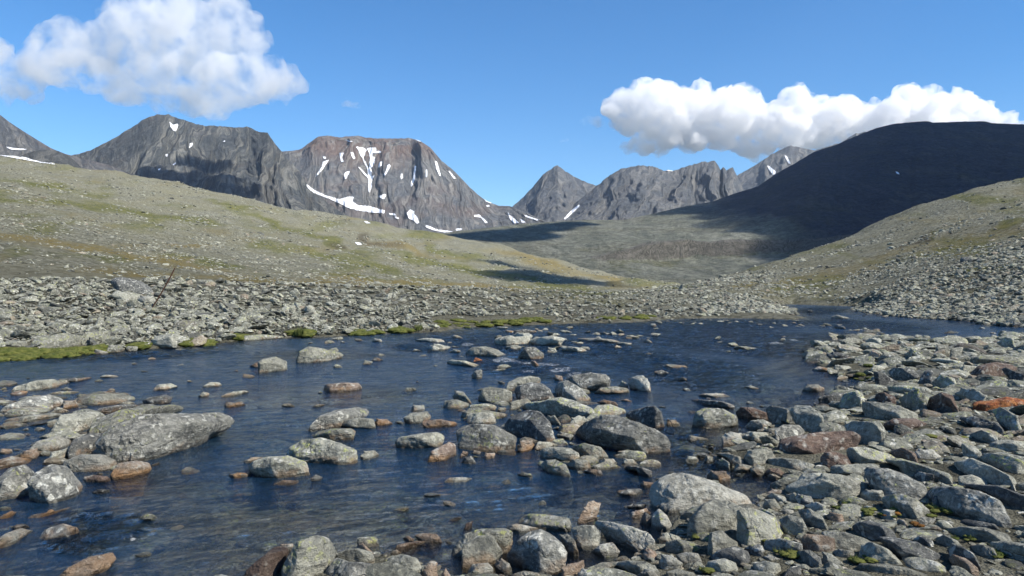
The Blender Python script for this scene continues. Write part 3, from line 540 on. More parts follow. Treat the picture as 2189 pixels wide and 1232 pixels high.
for L, lab in [([(375, 300), (345, 350), (300, 405), (270, 437), (290, 400), (320, 360), (330, 318)], "slanting wedge of snow left of the tree-shaped patch"),
    ([(460, 247), (495, 248), (478, 280), (492, 315), (475, 318), (465, 290)], "small hooked snow patch near the left shoulder of the flat-topped mountain"),
    ([(545, 242), (565, 245), (580, 290), (565, 295), (552, 270)], "short snow streak just left of the tree-shaped patch top"),
    ([(495, 410), (515, 393), (538, 392), (515, 440), (503, 455)], "small triangular snow patch below the hooked one"),
    ([(795, 316), (785, 345), (768, 365), (762, 355), (775, 318)], "small snow fleck just right of the tree-shaped patch"),
    ([(845, 338), (855, 345), (835, 395), (815, 422), (805, 418), (825, 380), (833, 345)], "narrow snow streak right of the tree-shaped patch with a small fleck between"),
    ([(938, 410), (950, 410), (952, 440), (940, 455), (934, 435)], "little snow dash in the middle of the mountain face"),
    ([(1048, 345), (1058, 350), (1052, 410), (1046, 460), (1025, 505), (1015, 512), (1018, 470), (1035, 440), (1040, 400)], "tall thin snow streak in the middle gully of the mountain"),
    ([(1132, 378), (1144, 376), (1142, 435), (1132, 438)], "thin snow dash between the two long right-hand streaks"),
    ([(1200, 312), (1215, 312), (1235, 375), (1248, 425), (1238, 425), (1215, 375)], "long thin snow streak near the right edge of the face"),
    ([(1308, 388), (1320, 392), (1365, 448), (1350, 450)], "rightmost slanting snow streak under the mountain's right ridge"),
    ([(768, 585), (800, 570), (820, 572), (812, 605), (785, 605)], "small star-shaped snow patch below the tree-shaped one"),
    ([(985, 715), (1010, 690), (1045, 705), (1040, 722), (1065, 745), (1078, 790), (1062, 802), (1040, 775), (1000, 760)], "blocky snow patch low on the scree of the mountain"),
    ([(1505, 733), (1550, 730), (1590, 765), (1615, 790), (1595, 795), (1560, 750), (1510, 745)], "bent snow patch on the lower right scree of the mountain"),
    ([(1130, 815), (1150, 815), (1220, 845), (1345, 862), (1280, 868), (1190, 850), (1135, 828)], "long low snow strip behind the shaded shelf"),
    ([(1365, 842), (1385, 837), (1418, 840), (1400, 850), (1370, 853)], "small snow fleck at the end of the long low strip"),
    ([(1568, 586), (1600, 600), (1650, 630), (1640, 642), (1600, 625)], "snow wedge on the skyline of the right ridge"),
    ([(1660, 635), (1700, 645), (1718, 657), (1690, 650)], "thin snow sliver on the skyline beside the wedge"),
    ([(1602, 657), (1625, 655), (1630, 665), (1605, 668)], "small round snow dot under the skyline wedge"),
    ([(1770, 705), (1790, 735), (1830, 765), (1858, 792), (1820, 797), (1790, 765)], "snow patch running down the low right spur"),
    ([(1870, 760), (1885, 770), (1912, 788), (1880, 793)], "small snow triangle on the low right spur"),
    ([(1900, 733), (1960, 750), (2020, 768), (2000, 775), (1910, 745)], "slanting snow strip on the tip of the low right spur"),
    ([(845, 718), (890, 722), (902, 735), (850, 730)], "short snow strip at the end of the longest band"),
    ([(890, 740), (920, 755), (918, 763), (895, 755)], "small snow fleck below the end of the longest band"),
    ([(508, 145), (530, 150), (565, 160), (530, 158)], "faint snow sliver on the brown summit plateau"),
    ([(1035, 132), (1060, 140), (1098, 160), (1070, 155)], "snow rim on the right shoulder of the plateau"),
    ([(330, 275), (355, 280), (352, 293), (335, 290)], "snow dot above the slanting wedge")]:
    snow(zz(L), lab, G1, jit=.5, step=.6)
for L, lab in [([(1062, 180), (1085, 200), (1112, 192), (1116, 205), (1100, 240), (1085, 232), (1070, 212)], "heart-shaped snow patch just under the round summit"),
    ([(1190, 315), (1208, 312), (1205, 330), (1185, 345)], "small snow fleck below the heart-shaped patch"), ([(1038, 384), (1056, 382), (1052, 397), (1040, 396)], "round snow dot in the gully below the summit"),
    ([(1082, 448), (1100, 433), (1102, 442), (1088, 453)], "small slanting snow fleck on the lower gully"), ([(990, 477), (1008, 470), (1004, 482), (992, 484)], "lowest snow fleck beside the cloud shadow"), ([(1398, 303), (1412, 297), (1410, 305)], "tiny snow dot high on the right of the face")]:
    snow(z1(L), lab, G2, jit=.3, step=.5)
GB = "snow patches on the distant peaks"
def z3(L): return [(1460 + a / 2.933, 200 + b / 2.933) for a, b in L]
for L, lab in [([(527, 455), (545, 460), (580, 490), (582, 505), (565, 512), (540, 480)], "broad snow patch on the peak behind the dark ridge"), ([(638, 392), (650, 395), (668, 425), (676, 443), (662, 440), (645, 410)], "narrow snow patch right of the broad one on the far peak"),
    ([(1332, 490), (1350, 498), (1358, 510), (1340, 505)], "single snow fleck on the shaded dark mountain")]:
    snow(z3(L), lab, GB, jit=.4, step=.6)
snow([(1205, 468), (1220, 452), (1238, 438), (1240, 441), (1224, 456), (1209, 470)], "thin snow line in the notch between the pyramid and the long crest", GB, jit=.3, step=.6)
snow([(1413, 362), (1425, 365), (1440, 365), (1437, 367), (1418, 365)], "snow rim on the saddle of the long crest", GB, jit=.1, step=.5)
GBVH = BVHTree.FromPolygons(np.stack([gx, gy, gz], 1).tolist(), gfaces.tolist())
snow([(-20, 325), (5, 328), (40, 329), (75, 338), (118, 352), (85, 348), (40, 340), (0, 333), (-20, 330)], "white snow strip along the rim of the left slope", G3, GBVH, .6, .7)
snow([(13, 315), (30, 318), (56, 320), (45, 322), (22, 320)], "small snow strip under the far left mountain", G3, None, .3, .6)
for L, lab in [([(758, 519), (770, 520), (775, 524), (764, 524)], "tiny snow fleck on the green slope"), ([(650 / 3.648 + 600, 260 + 782 / 3.65), (672 / 3.648 + 600, 260 + 782 / 3.65), (700 / 3.648 + 600, 260 + 795 / 3.65), (670 / 3.648 + 600, 260 + 797 / 3.65)], "small snow oval above the stony rim of the left slope")]:
    snow(L, lab, G3, GBVH, .1, .5)
# ------------------------------------------------------------------ the rocks one can tell apart, traced one by one
_bm = bmesh.new(); bmesh.ops.create_icosphere(_bm, subdivisions=5, radius=1); _bm.verts.ensure_lookup_table()
ICO5 = (np.array([v.co[:] for v in _bm.verts]), np.array([[v.index for v in f.verts] for f in _bm.faces])); _bm.free()
def ico(n):
    b = bmesh.new(); bmesh.ops.create_icosphere(b, subdivisions=n, radius=1); b.verts.ensure_lookup_table()
    r = (np.array([v.co[:] for v in b.verts]), np.array([[v.index for v in f.verts] for f in b.faces])); b.free(); return r
ICO = {1: ico(1), 2: ico(2), 3: ico(3), 4: ico(4), 5: ICO5, 6: ico(6)}
def gz1(x, y): return float(ground_z(np.array([x]), np.array([y]), None, False)[0])
def ray_ground(px, py, zmin=0.0):
    """where the line of sight through a photo pixel meets the land or the water"""
    lo = None; d = np.geomspace(2.2, 140, 260); z = EYE + (CY - py) / FPX * d
    g = np.maximum(ground_z((px - CX) / FPX * d, d, None, False), zmin); k = np.nonzero(z <= g)[0]
    if len(k) == 0: return None
    k = k[0]
    if k == 0: return d[0]
    a = z[k - 1] - g[k - 1]; b = g[k] - z[k]; return d[k - 1] + (d[k] - d[k - 1]) * a / (a + b + 1e-9)
def polar_outline(P, c, th):
    """radius of the polygon seen from c in directions th"""
    out = np.zeros(len(th)); n = len(P); dx = np.cos(th); dy = np.sin(th)
    for i in range(n):
        a = P[i] - c; b = P[(i + 1) % n] - c; e = b - a; den = dx * e[1] - dy * e[0]
        den = np.where(abs(den) < 1e-9, 1e-9, den); t = (a[0] * e[1] - a[1] * e[0]) / den; s = (a[0] * dy - a[1] * dx) / den
        ok = (t > 0) & (s >= -1e-6) & (s <= 1 + 1e-6); out = np.where(ok & (t > out), t, out)
    return out
HEROES = []
def hero(P, tone, label, depth=1.0, nick=None, sink=.55, zoff=0.0):
    P = np.array(P, float); x0, y0 = P.min(0); x1, y1 = P.max(0); seed = int(abs(P[0, 0] * 7 + P[0, 1] * 13)) % 9973
    rs = np.random.RandomState(seed)
    # centroid of the outline
    a = P; b = np.roll(P, -1, 0); cr = a[:, 0] * b[:, 1] - b[:, 0] * a[:, 1]; A = cr.sum() / 2
    c = np.array([((a[:, 0] + b[:, 0]) * cr).sum(), ((a[:, 1] + b[:, 1]) * cr).sum()]) / (6 * A) if abs(A) > 1 else P.mean(0)
    base_y = y1 - .05 * (y1 - y0); Yb = ray_ground(c[0], base_y)
    if Yb is None: Yb = 30.0
    W = (x1 - x0) / FPX * Yb; D = W * .5 * depth; Yc = Yb + .8 * D
    n = 6 if (x1 - x0) > 130 else (5 if (x1 - x0) > 55 else (4 if (x1 - x0) > 22 else 3)); V, F = ICO[n]
    # frame: across, up (square to the line of sight), along the line of sight
    f = np.array([(c[0] - CX) / FPX, 1, (CY - c[1]) / FPX]); L = Yc; C = np.array([0, 0, EYE]) + f * Yc
    f = f / np.linalg.norm(f); u = np.cross(f, (0, 0, 1)); u /= np.linalg.norm(u); w_ = np.cross(u, f)
    # outline sampled over angles, rounded a little at the corners
    th = np.linspace(-math.pi, math.pi, 361); Q = np.stack([P[:, 0] - c[0], -(P[:, 1] - c[1])], 1)
    h = y1 - y0; Q[:, 1] -= sink * h * sstep(.0, -.30, Q[:, 1] / h)          # carried on below the ground or the water
    Rr = polar_outline(Q, np.zeros(2), th); Rr = np.maximum(Rr, .12 * Rr.max()); ker = np.array([1, 1, 2, 1, 1]) / 6
    Rr = np.convolve(np.concatenate([Rr[-3:-1], Rr, Rr[1:3]]), ker, 'valid') * Yc / FPX
    tv = np.arctan2(V[:, 1], V[:, 0]); s = np.hypot(V[:, 0], V[:, 1]); R0 = np.interp(tv, th, Rr); Rm = Rr.mean()
    dv = V[:, 2]; pe = 3.2
    r0 = ((s / R0) ** pe + (np.abs(dv) / D) ** pe) ** (-1 / pe)
    N = rs.normal(size=(18, 3)); N[:, 2] = np.where(abs(N[:, 2]) < .4, .5 * np.sign(N[:, 2] + 1e-6) + N[:, 2], N[:, 2]); N /= np.linalg.norm(N, axis=1)[:, None]
    pts = V * r0[:, None]; hh = (pts @ N.T).max(0) * rs.uniform(.60, .92, 18); q = 38
    acc = r0 ** (-q)
    for k in range(18): acc = acc + (np.maximum(V @ N[k], 0) / hh[k]) ** q
    r1 = acc ** (-1 / q) * 1.01
    pts = V * r1[:, None]; size = W
    # bedding: thin ledges along one tilted direction, then lumps and chips
    bd = np.array([rs.uniform(-.35, .35), 1, rs.uniform(-.5, .5)]); bd /= np.linalg.norm(bd)
    hgt = pts @ bd + .05 * size * fbm(pts / size * 2.2 + seed, 2); fr_ = 7.0 / max(h / FPX * Yc, .02); saw = (hgt * fr_ + rs.rand()) % 1.0
    nz_ = fbm(pts / size * 2.6 + seed, 5, .55) * .050 - (np.abs(fbm(pts / size * 3.2 + seed + 3, 4, .5)) < .05) * .010 + (np.abs(fbm(pts / size * 5 + seed + 3, 4, .5)) - .25) * .040
    k = 1 + nz_ * np.clip(size / np.maximum(r1, 1e-3) * .5, 0, 2.5) + (saw - .5) * .026 * rs.uniform(0, 1.2)
    pts = pts * k[:, None]
    # bring the silhouette back onto the traced outline after the facets have cut it
    ta = np.arctan2(pts[:, 1], pts[:, 0]); rad = np.hypot(pts[:, 0], pts[:, 1]); nb_ = 90; bi = ((ta + math.pi) / (2 * math.pi) * nb_).astype(int) % nb_
    sil = np.zeros(nb_); np.maximum.at(sil, bi, rad); sil = np.maximum(sil, 1e-4); bc = (np.arange(nb_) + .5) / nb_ * 2 * math.pi - math.pi; want = np.interp(bc, th, Rr)
    ratio = np.clip(want / sil, .8, 1.7); ratio = np.convolve(np.concatenate([ratio[-2:], ratio, ratio[:2]]), np.ones(3) / 3, 'same')[2:-2]
    kk = np.interp(ta, np.concatenate([bc[-1:] - 2 * math.pi, bc, bc[:1] + 2 * math.pi]), np.concatenate([ratio[-1:], ratio, ratio[:1]])); pts[:, :2] *= (1 + (kk - 1) * np.clip(rad / np.maximum(np.interp(ta, bc, sil), 1e-4) * 1.6, 0, 1))[:, None]
    Wd = C + pts[:, :1] * u + pts[:, 1:2] * w_ + pts[:, 2:] * f
    g0 = max(gz1(C[0], Yb), 0.0) + zoff
    low = Wd[:, 2] < g0; Wd[low, 2] = g0 + (Wd[low, 2] - g0) * 2.2; Wd[:, 2] = np.maximum(Wd[:, 2], g0 - .6)
    # the rock lies askew when its foot recedes to one side: turn it in plan to follow its foot
    cols = np.linspace(.18, .82, 9); gp = []
    for cc in cols:
        X_ = x0 + cc * (x1 - x0); ys = [P[i, 1] + (P[(i + 1) % len(P), 1] - P[i, 1]) * (X_ - P[i, 0]) / (P[(i + 1) % len(P), 0] - P[i, 0]) for i in range(len(P)) if (P[i, 0] - X_) * (P[(i + 1) % len(P), 0] - X_) < 0]
        yb = min(max(ys) if ys else base_y, y1); gp.append((EYE - g0) * FPX / max(yb - CY, 25))
    if base_y - CY > 60:
        k1 = np.polyfit(cols - .5, gp, 1)[0] * .8; k1 = float(np.clip(k1, -W * .9, W * .9)); cpx = CX + FPX * Wd[:, 0] / np.maximum(Wd[:, 1], .5)
        sc_ = 1 + k1 * ((cpx - c[0]) / (x1 - x0)) / Yc; Wd = np.array([0, 0, EYE]) + (Wd - np.array([0, 0, EYE])) * sc_[:, None]
    org = np.array([C[0], C[1], g0]); big = W > .35
    o = mesh_np("boulder" if W > .55 else "stone", Wd - org, F, M[tone]); o.location = org
    e = math.radians(30); o["label"] = label or ""; o["category"] = "boulder" if W > .55 else "stone"
    HEROES.append(dict(o=o, c=c, x0=x0, x1=x1, y0=y0, y1=y1, base=y1, Y=Yc, W=W, tone=tone, label=label, nick=nick, pos=org, D=D, h=h))
    return o
ORG = {'A': (0, 820, 2.99), 'B': (500, 800, 2.852), 'C': (900, 680, 3.85), 'D': (900, 960, 3.909), 'E': (1400, 700, 2.774), 'F': (1360, 960, 4.529), 'G': (1760, 960, 4.529),
       'P': (0, 560, 2.9986), 'Q': (730, 560, 2.9986), 'R': (1460, 560, 3.0027), 'T': (1700, 640, 4.4765), 'X': (0, 0, 1)}
def H(z, s, tone='g', label=None, nick=None, depth=1.0, **kw):
    v = [float(a) for a in s.replace(',', ' ').split()]; ox, oy, k = ORG[z]
    P = [(ox + v[i] / k, oy + v[i + 1] / k) for i in range(0, len(v), 2)]
    return hero(P, tone, label, depth, nick, **kw)
# --- left island of slabs
H('A', '640,330 760,240 940,190 1160,200 1380,205 1480,255 1478,300 1340,340 1180,440 960,485 800,488 780,440 690,370', 'm', "largest flat slab of the left island, its blunt tip pointing out into the stream", "big island slab")
H('A', '560,290 620,210 800,160 1000,148 1120,150 1168,190 1100,215 900,260 700,320 600,320', 'y', "lichen-dotted slab lying just behind the largest slab of the left island", "slab behind the island slab")
H('A', '335,270 400,195 560,185 640,205 570,270 540,300 380,325 345,300', 'g')
H('A', '390,560 430,480 520,450 640,460 725,510 730,550 680,578 560,578 440,578', 'p', "pale rounded boulder with a yellow lichen spot, touching the orange stone", "pale boulder by the orange stone")
H('A', '718,560 760,505 860,495 940,515 958,555 900,590 800,607 735,592', 'o', "rounded orange-stained stone at the front edge of the left island", "orange rounded stone")
H('A', '600,430 650,390 740,385 790,440 780,480 720,500 650,480', 'm')
H('A', '450,400 480,350 560,320 650,325 690,370 660,400 560,450 470,470 445,440', 'd')
H('A', '0,600 60,540 150,525 205,590 200,650 218,690 150,725 0,745 -60,700', 'm', "lichen-blotched boulder cut by the photo's left edge", "lichen boulder at the left edge")
H('A', '200,610 240,560 330,515 420,540 460,600 510,660 440,730 350,768 270,755 215,680', 'm', "tilted lichen slab dipping its foot into the water right of the left-edge boulder", "tilted lichen slab")
H('A', '-60,530 0,480 80,465 180,495 205,525 100,520 20,545', 'o')
H('A', '200,400 250,360 360,340 430,365 445,400 380,420 300,430 250,445', 'p')
H('A', '110,470 160,430 225,420 240,460 200,490', 'o')
H('A', '280,490 340,435 430,422 440,460 380,500 300,505', 'g')
H('A', '0,160 60,130 180,90 300,75 390,120 330,170 280,190 100,190 0,185', 'm', "dark schist slab with a shadowed right end at the back of the left island", "dark slab of the left island")
H('A', '50,50 120,10 240,-22 330,-25 385,10 380,35 250,40 120,50', 'g', "domed grey slab farthest back in the left island", "domed slab at the back of the left island")
H('A', '10,245 60,215 200,200 340,195 375,215 300,245 150,255', 'g')
H('A', '300,185 370,150 435,180 380,195', 'g'); H('A', '395,150 420,108 480,110 500,145 440,165', 'o')
H('A', '500,130 520,90 640,65 780,70 850,100 820,130 650,145', 'g'); H('A', '560,180 650,150 800,135 880,150 780,175 640,192', 'd')
H('A', '915,105 960,85 1060,75 1098,95 1060,140 960,140', 'd', "dark wedge of rock in the calm water right of the left island", "dark wedge rock")
H('A', '965,35 1010,5 1090,0 1135,25 1080,45 1000,45', 'g', "low grey stone standing alone in the calm water behind the dark wedge rock", "low lone stone")
H('A', '1295,12 1340,-10 1400,-5 1420,12 1340,25', 'g'); H('A', '1268,75 1300,52 1335,65 1330,80 1290,88', 'g')
H('A', '1380,75 1450,60 1560,45 1595,60 1500,75 1410,82', 'g'); H('A', '1430,145 1450,115 1500,125 1540,115 1568,140 1500,152', 'o')
H('A', '540,590 600,580 680,600 725,625 640,638 570,625', 'b', "flat brown stone awash in front of the left island")
H('A', '590,690 640,675 695,685 690,705 620,708', 'd')
H('A', '258,970 300,920 400,898 480,935 530,985 480,1000 350,1005 265,990', 'd', "wet dark rounded rock with rippling water around it in the lower left", "wet dark rock", depth=.9)
H('A', '-40,1000 40,955 120,935 200,965 130,1000 30,1045 -40,1045', 'p')
H('A', '325,1210 450,1160 560,1115 700,1105 725,1150 680,1200 640,1250 400,1260', 't', "yellowish tan rock rising from the stream at the lower left corner", "yellowish corner rock")
H('A', '190,830 230,820 340,820 530,790 440,820 300,850 230,855', 'o', "long low rust-orange rock breaking the surface in front of the tilted slab")
H('A', '-20,850 60,820 95,830 60,860 0,865', 'o'); H('A', '0,270 60,255 95,265 60,285 0,285', 'o'); H('A', '-10,440 20,415 70,425 75,440 30,455', 'o')
H('A', '75,60 130,45 170,55 150,78 90,78', 'r'); H('A', '575,62 620,52 740,52 700,66 620,74', 'o')
H('A', '1465,575 1540,575 1600,590 1560,608 1490,605', 'o'); H('A', '330,300 400,262 500,262 545,290 480,325 380,328', 'g')
H('A', '440,345 470,330 560,325 540,350 470,370', 'g'); H('A', '640,330 700,280 800,235 860,260 800,330 700,360', 'd')
# --- boulders in the middle of the water
H('B', '90,560 120,520 200,500 330,500 440,545 465,595 380,625 270,648 160,610', 'y', "flat-topped lichen boulder left of the large yellow-spotted one", "flat-topped lichen boulder")
H('B', '60,525 120,505 190,512 150,535 90,540', 'p')
H('B', '315,490 340,440 420,395 530,388 650,425 740,470 752,505 700,530 540,553 440,540 400,510', 'y', "large domed boulder with many yellow lichen spots in mid stream", "yellow-spotted dome")
H('B', '460,380 510,345 600,332 720,335 745,360 700,405 620,412 540,395', 'y')
H('B', '450,290 520,250 620,220 760,203 825,225 815,260 700,290 620,325 520,332 465,320', 'm', "broad layered boulder behind the large yellow-spotted dome", "broad layered boulder")
H('B', '615,310 650,280 760,265 850,275 870,320 820,338 700,335', 'g'); H('B', '855,300 870,275 930,275 972,300 940,315 880,318', 'r')
H('B', '530,100 560,60 640,52 760,55 780,85 770,105 640,110 560,108', 'r', "reddish block standing alone in open calm water", "lone reddish block")
H('B', '465,195 510,182 555,188 520,200', 'g'); H('B', '770,500 800,470 850,465 885,490 860,520 800,525', 'g')
H('B', '980,410 1010,380 1140,362 1240,355 1287,380 1270,420 1200,450 1090,462 1010,440', 'g', "loaf-shaped grey boulder with a rusty foot", "loaf-shaped boulder")
H('B', '1150,525 1200,470 1310,415 1350,430 1357,490 1300,530 1190,540', 'r', "pyramid-shaped rock with a band of rust pebbles at its foot", "pyramid rock")
H('B', '1140,300 1160,280 1260,275 1375,300 1300,325 1200,330', 'r', "flat reddish-orange stone behind the loaf-shaped boulder", "flat reddish stone")
H('B', '1030,265 1080,235 1180,228 1205,265 1140,300 1060,295', 'g'); H('B', '1078,225 1090,190 1160,190 1165,225 1110,232', 'm')
H('B', '0,605 40,600 120,615 60,632 0,635', 'o'); H('B', '470,635 500,612 540,630 520,652 485,655', 'd'); H('B', '235,665 300,645 400,655 370,675 280,680', 'd')
H('B', '260,1260 300,1150 390,1020 490,993 570,1010 605,1060 625,1110 560,1180 520,1260', 'y', "rock thickly streaked with yellow-green lichen at the photo's lower edge", "yellow-green streaked rock")
H('B', '0,1260 80,1180 240,1065 320,1060 335,1100 270,1200 220,1280', 'b', "smooth dark brown slab leaning left at the photo's lower edge", "leaning brown slab")
H('B', '240,1065 290,1035 360,1040 340,1080', 'p')
H('B', '520,1260 560,1180 630,1110 700,1140 900,1170 1010,1210 1000,1270', 'm', "brownish boulder with lichen spots cut by the lower edge, right of the streaked rock", "brownish lower-edge boulder")
H('B', '610,1090 690,1065 760,1065 840,1090 860,1120 780,1165 700,1140', 'g'); H('B', '750,1060 785,1030 850,1080 860,1105 800,1100', 't')
H('B', '910,1165 950,1115 1040,1102 1120,1130 1150,1180 1100,1230 1000,1225', 'g', "round pale-grey stone at the lower edge beside two small tan stones", "round lower-edge stone")
H('B', '1130,1220 1160,1180 1200,1140 1235,1150 1240,1210 1200,1250', 't'); H('B', '940,1075 1000,1035 1120,1020 1180,1025 1130,1050 1000,1075', 'o')
H('B', '1095,980 1150,968 1240,978 1275,1005 1220,1028 1140,1005', 't'); H('B', '1030,1000 1060,985 1100,1005 1080,1020', 't'); H('B', '1240,1240 1290,1183 1320,1230 1320,1260', 't'); H('B', '940,1090 990,1070 1020,1090 980,1105', 'p')
# --- the boulder pile in the centre
H('C', '668,570 720,525 800,490 900,475 980,490 990,530 900,560 760,600', 'g', "pale banded boulder at the back left of the central pile", "back-left pile boulder")
H('C', '765,600 790,560 900,530 1000,540 1060,580 1130,650 1000,690 830,690', 'd', "smooth dark hump rising in the middle of the central pile", "dark hump")
H('C', '1180,510 1250,470 1400,450 1520,460 1560,500 1550,550 1450,580 1330,610 1250,560', 'm', "banded overhanging boulder at the back right of the central pile", "banded overhanging boulder")
H('C', '1095,590 1130,530 1200,510 1290,560 1340,600 1430,640 1445,690 1340,690 1230,670 1130,640', 'm')
H('C', '1420,610 1480,570 1600,560 1700,575 1720,605 1650,630 1500,635', 'g'); H('C', '1620,560 1650,515 1700,540 1712,575 1660,575', 'p')
H('C', '1710,550 1725,510 1770,475 1830,475 1880,530 1900,590 1850,607 1760,600', 'p', "egg-shaped pale boulder with a crack, alone right of the central pile", "egg-shaped boulder")
H('C', '455,670 490,590 560,565 700,585 750,610 755,680 650,705 520,700', 'y', "lichen-covered boulder at the left of the central pile", "left pile boulder")
H('C', '265,640 300,598 350,610 460,690 400,705 290,680', 'y'); H('C', '175,740 190,680 290,670 400,705 380,745 250,750', 'g')
H('C', '370,760 400,715 520,705 610,720 620,770 500,785 400,785', 'y'); H('C', '370,860 380,800 470,775 600,780 628,850 560,880 420,870', 'g')
H('C', '325,820 345,775 380,780 375,830', 'g'); H('C', '620,765 640,735 700,740 705,765 650,775', 'g'); H('C', '735,760 745,700 800,685 815,700 790,760', 'g')
H('C', '780,770 850,700 1000,680 1150,650 1300,690 1420,740 1480,790 1400,820 1200,835 1100,800 1000,790 900,740 820,780', 'y', "long lichen slab spanning the middle of the central pile", "long lichen slab")
H('C', '1380,780 1450,720 1560,710 1680,750 1700,790 1600,810 1500,820 1420,820', 'y')
H('C', '680,880 740,810 880,755 980,770 1060,850 1110,930 1110,980 1000,1015 870,1000 760,950', 'd', "dark dome-shaped boulder at the front of the central pile", "dark dome boulder")
H('C', '1020,820 1100,800 1165,860 1140,885 1080,880', 'g'); H('C', '1210,880 1240,830 1300,800 1380,840 1300,900 1230,915', 'g')
H('C', '1255,960 1300,900 1480,800 1600,800 1800,860 1960,920 2050,980 2050,1040 1980,1070 1830,1120 1620,1095 1430,1030 1280,1000', 'm', "biggest grey boulder of the central pile, broad and tent-shaped with white specks", "tent-shaped boulder")
H('C', '1675,810 1720,770 1850,730 1920,720 1980,770 2015,850 2000,910 1900,880 1760,830', 'd', "smooth dark split boulder right of the tent-shaped one", "dark split boulder")
H('C', '2015,880 2030,840 2090,838 2135,870 2080,890', 'g')
H('C', '275,940 340,890 430,870 600,880 700,930 790,980 760,1060 660,1105 420,1090 320,1060 300,990', 'm', "dark mottled boulder with a shadowed underside at the front left of the pile", "mottled front-left boulder")
H('C', '790,1050 830,1010 900,1000 940,1050 880,1090 800,1110', 'o'); H('C', '935,1060 960,1020 1060,1020 1140,1050 1050,1070 970,1090', 'g')
H('C', '970,1150 990,1080 1080,1060 1230,1070 1300,1110 1330,1180 1200,1180 1100,1160 1000,1170', 'g', "grey block in front of the central pile with a deep blue pool at its left", "grey block by the blue pool")
H('C', '1240,1060 1340,1030 1480,1060 1560,1120 1560,1155 1440,1165 1330,1150 1260,1100', 'y'); H('C', '1615,1100 1700,1085 1830,1105 1820,1130 1700,1138 1620,1120', 'y')
H('C', '1115,960 1160,940 1250,960 1250,1000 1160,995', 'g')
H('C', '415,470 450,430 500,425 505,470 480,505 440,500', 'p', "small white upright stone at the edge of the rapids", "white upright stone"); H('C', '1085,490 1110,470 1160,478 1175,505 1120,517', 't', "tan stone between the rapids and the central pile")
H('C', '635,530 650,522 685,532 670,545', 'g'); H('C', '1440,700 1500,675 1600,690 1650,725 1540,715', 'r'); H('C', '1650,680 1690,668 1730,682 1690,690', 'r')
H('D', '990,140 1040,95 1120,88 1210,130 1285,200 1240,228 1150,205 1040,170', 'y', "lichen stone nearest the viewer in front of the grey block", "front lichen stone")
H('D', '1215,130 1300,85 1400,100 1425,150 1370,185 1290,190', 'g'); H('D', '1360,190 1400,168 1500,172 1522,200 1450,222', 'd'); H('D', '1490,130 1530,80 1610,85 1640,115 1560,145', 'g')
H('D', '1665,130 1700,88 1770,85 1850,130 1760,145', 'g'); H('D', '1670,170 1740,145 1850,150 1930,180 1930,225 1830,215 1800,180', 'd')
H('D', '185,265 240,240 350,235 440,250 380,275 280,285 210,290', 'p', "flat pale stone alone in the deep blue water", "flat pale stone"); H('D', '800,215 850,195 920,205 940,230 880,240', 'g')
H('D', '330,110 360,75 420,60 480,115 440,130 370,125', 'd'); H('D', '410,35 450,10 500,25 490,45', 'o'); H('D', '520,70 540,35 620,35 610,65 570,82', 't'); H('D', '320,60 350,25 385,35 370,65 330,75', 't')
H('D', '1305,600 1330,540 1400,445 1440,437 1500,465 1480,530 1400,600 1350,618', 't', "slanting tan block poking out of the clear pool", "slanting tan block", depth=.6)
# --- front centre
H('D', '795,620 860,555 920,543 1060,548 1240,575 1268,640 1180,680 1080,690 900,670 830,640', 'y', "rock with yellow and white lichen rings at the back of the front row", "ringed lichen rock")
H('D', '660,660 800,625 1000,660 900,700 780,700', 'p')
H('D', '220,870 260,790 360,710 500,670 700,665 765,690 765,780 720,850 680,880 600,800 380,800 320,900 260,905', 'y', "low lichen boulder partly hidden by the striped block", "boulder behind the striped block")
H('D', '335,900 350,800 500,730 600,730 680,850 680,900 560,955 380,980 345,940', 'g', "square grey block with fine straight stripes at the front", "striped block")
H('D', '715,880 790,780 900,700 1000,675 1090,720 1180,790 1220,870 1150,990 1040,1035 900,1020 800,980 760,960', 'm', "dark angular boulder with white and yellow lichen at the bottom centre", "bottom-centre boulder")
H('D', '1150,730 1230,715 1290,770 1330,840 1260,880 1190,800', 'g'); H('D', '1250,670 1350,640 1450,640 1500,700 1490,760 1400,840 1330,830 1280,740', 'g')
H('D', '1430,620 1560,612 1760,650 1900,690 1950,740 1975,820 1900,840 1780,850 1640,800 1520,720', 'p', "long pale slab slanting down to the right in the shallow pool", "long pale slab")
H('D', '395,1010 430,965 560,955 605,1000 600,1063 430,1070 370,1050', 'p', "pale tan stone cut by the lower edge under the striped block"); H('D', '610,970 670,915 740,960 790,1020 720,1035 640,1010', 'p')
H('D', '1170,1000 1250,960 1350,940 1370,970 1290,1040 1200,1060', 't')
H('D', '1920,640 1930,560 1985,500 2060,560 2155,660 2120,690 1970,690', 'p', "triangular pale stone left of the steep grey boulder", "triangular stone")
H('D', '1830,600 1870,525 1920,560 1920,640 1880,640', 'd'); H('D', '1720,560 1760,530 1880,495 1915,530 1850,555 1760,575', 't'); H('D', '1590,490 1700,475 1840,455 1890,455 1860,485 1700,495', 'd')
H('D', '1640,360 1720,335 1840,330 1850,365 1760,395 1690,390', 'd'); H('D', '1830,290 1860,275 1940,280 1950,300 1880,325', 't'); H('D', '340,660 380,620 430,605 425,650 380,670', 'b')
H('D', '1990,750 2050,700 2160,730 2180,770 2080,800 2000,790', 'g'); H('D', '1840,890 1900,830 1960,860 2005,910 1920,930', 't', "small orange-tan stone wedged in front of the long pale slab")
H('D', '1990,960 2020,890 2100,895 2185,950 2150,1000 2050,1010', 'p'); H('D', '1610,980 1700,940 1860,940 1960,970 2045,1030 1980,1060 1850,1070 1720,1010', 'g')
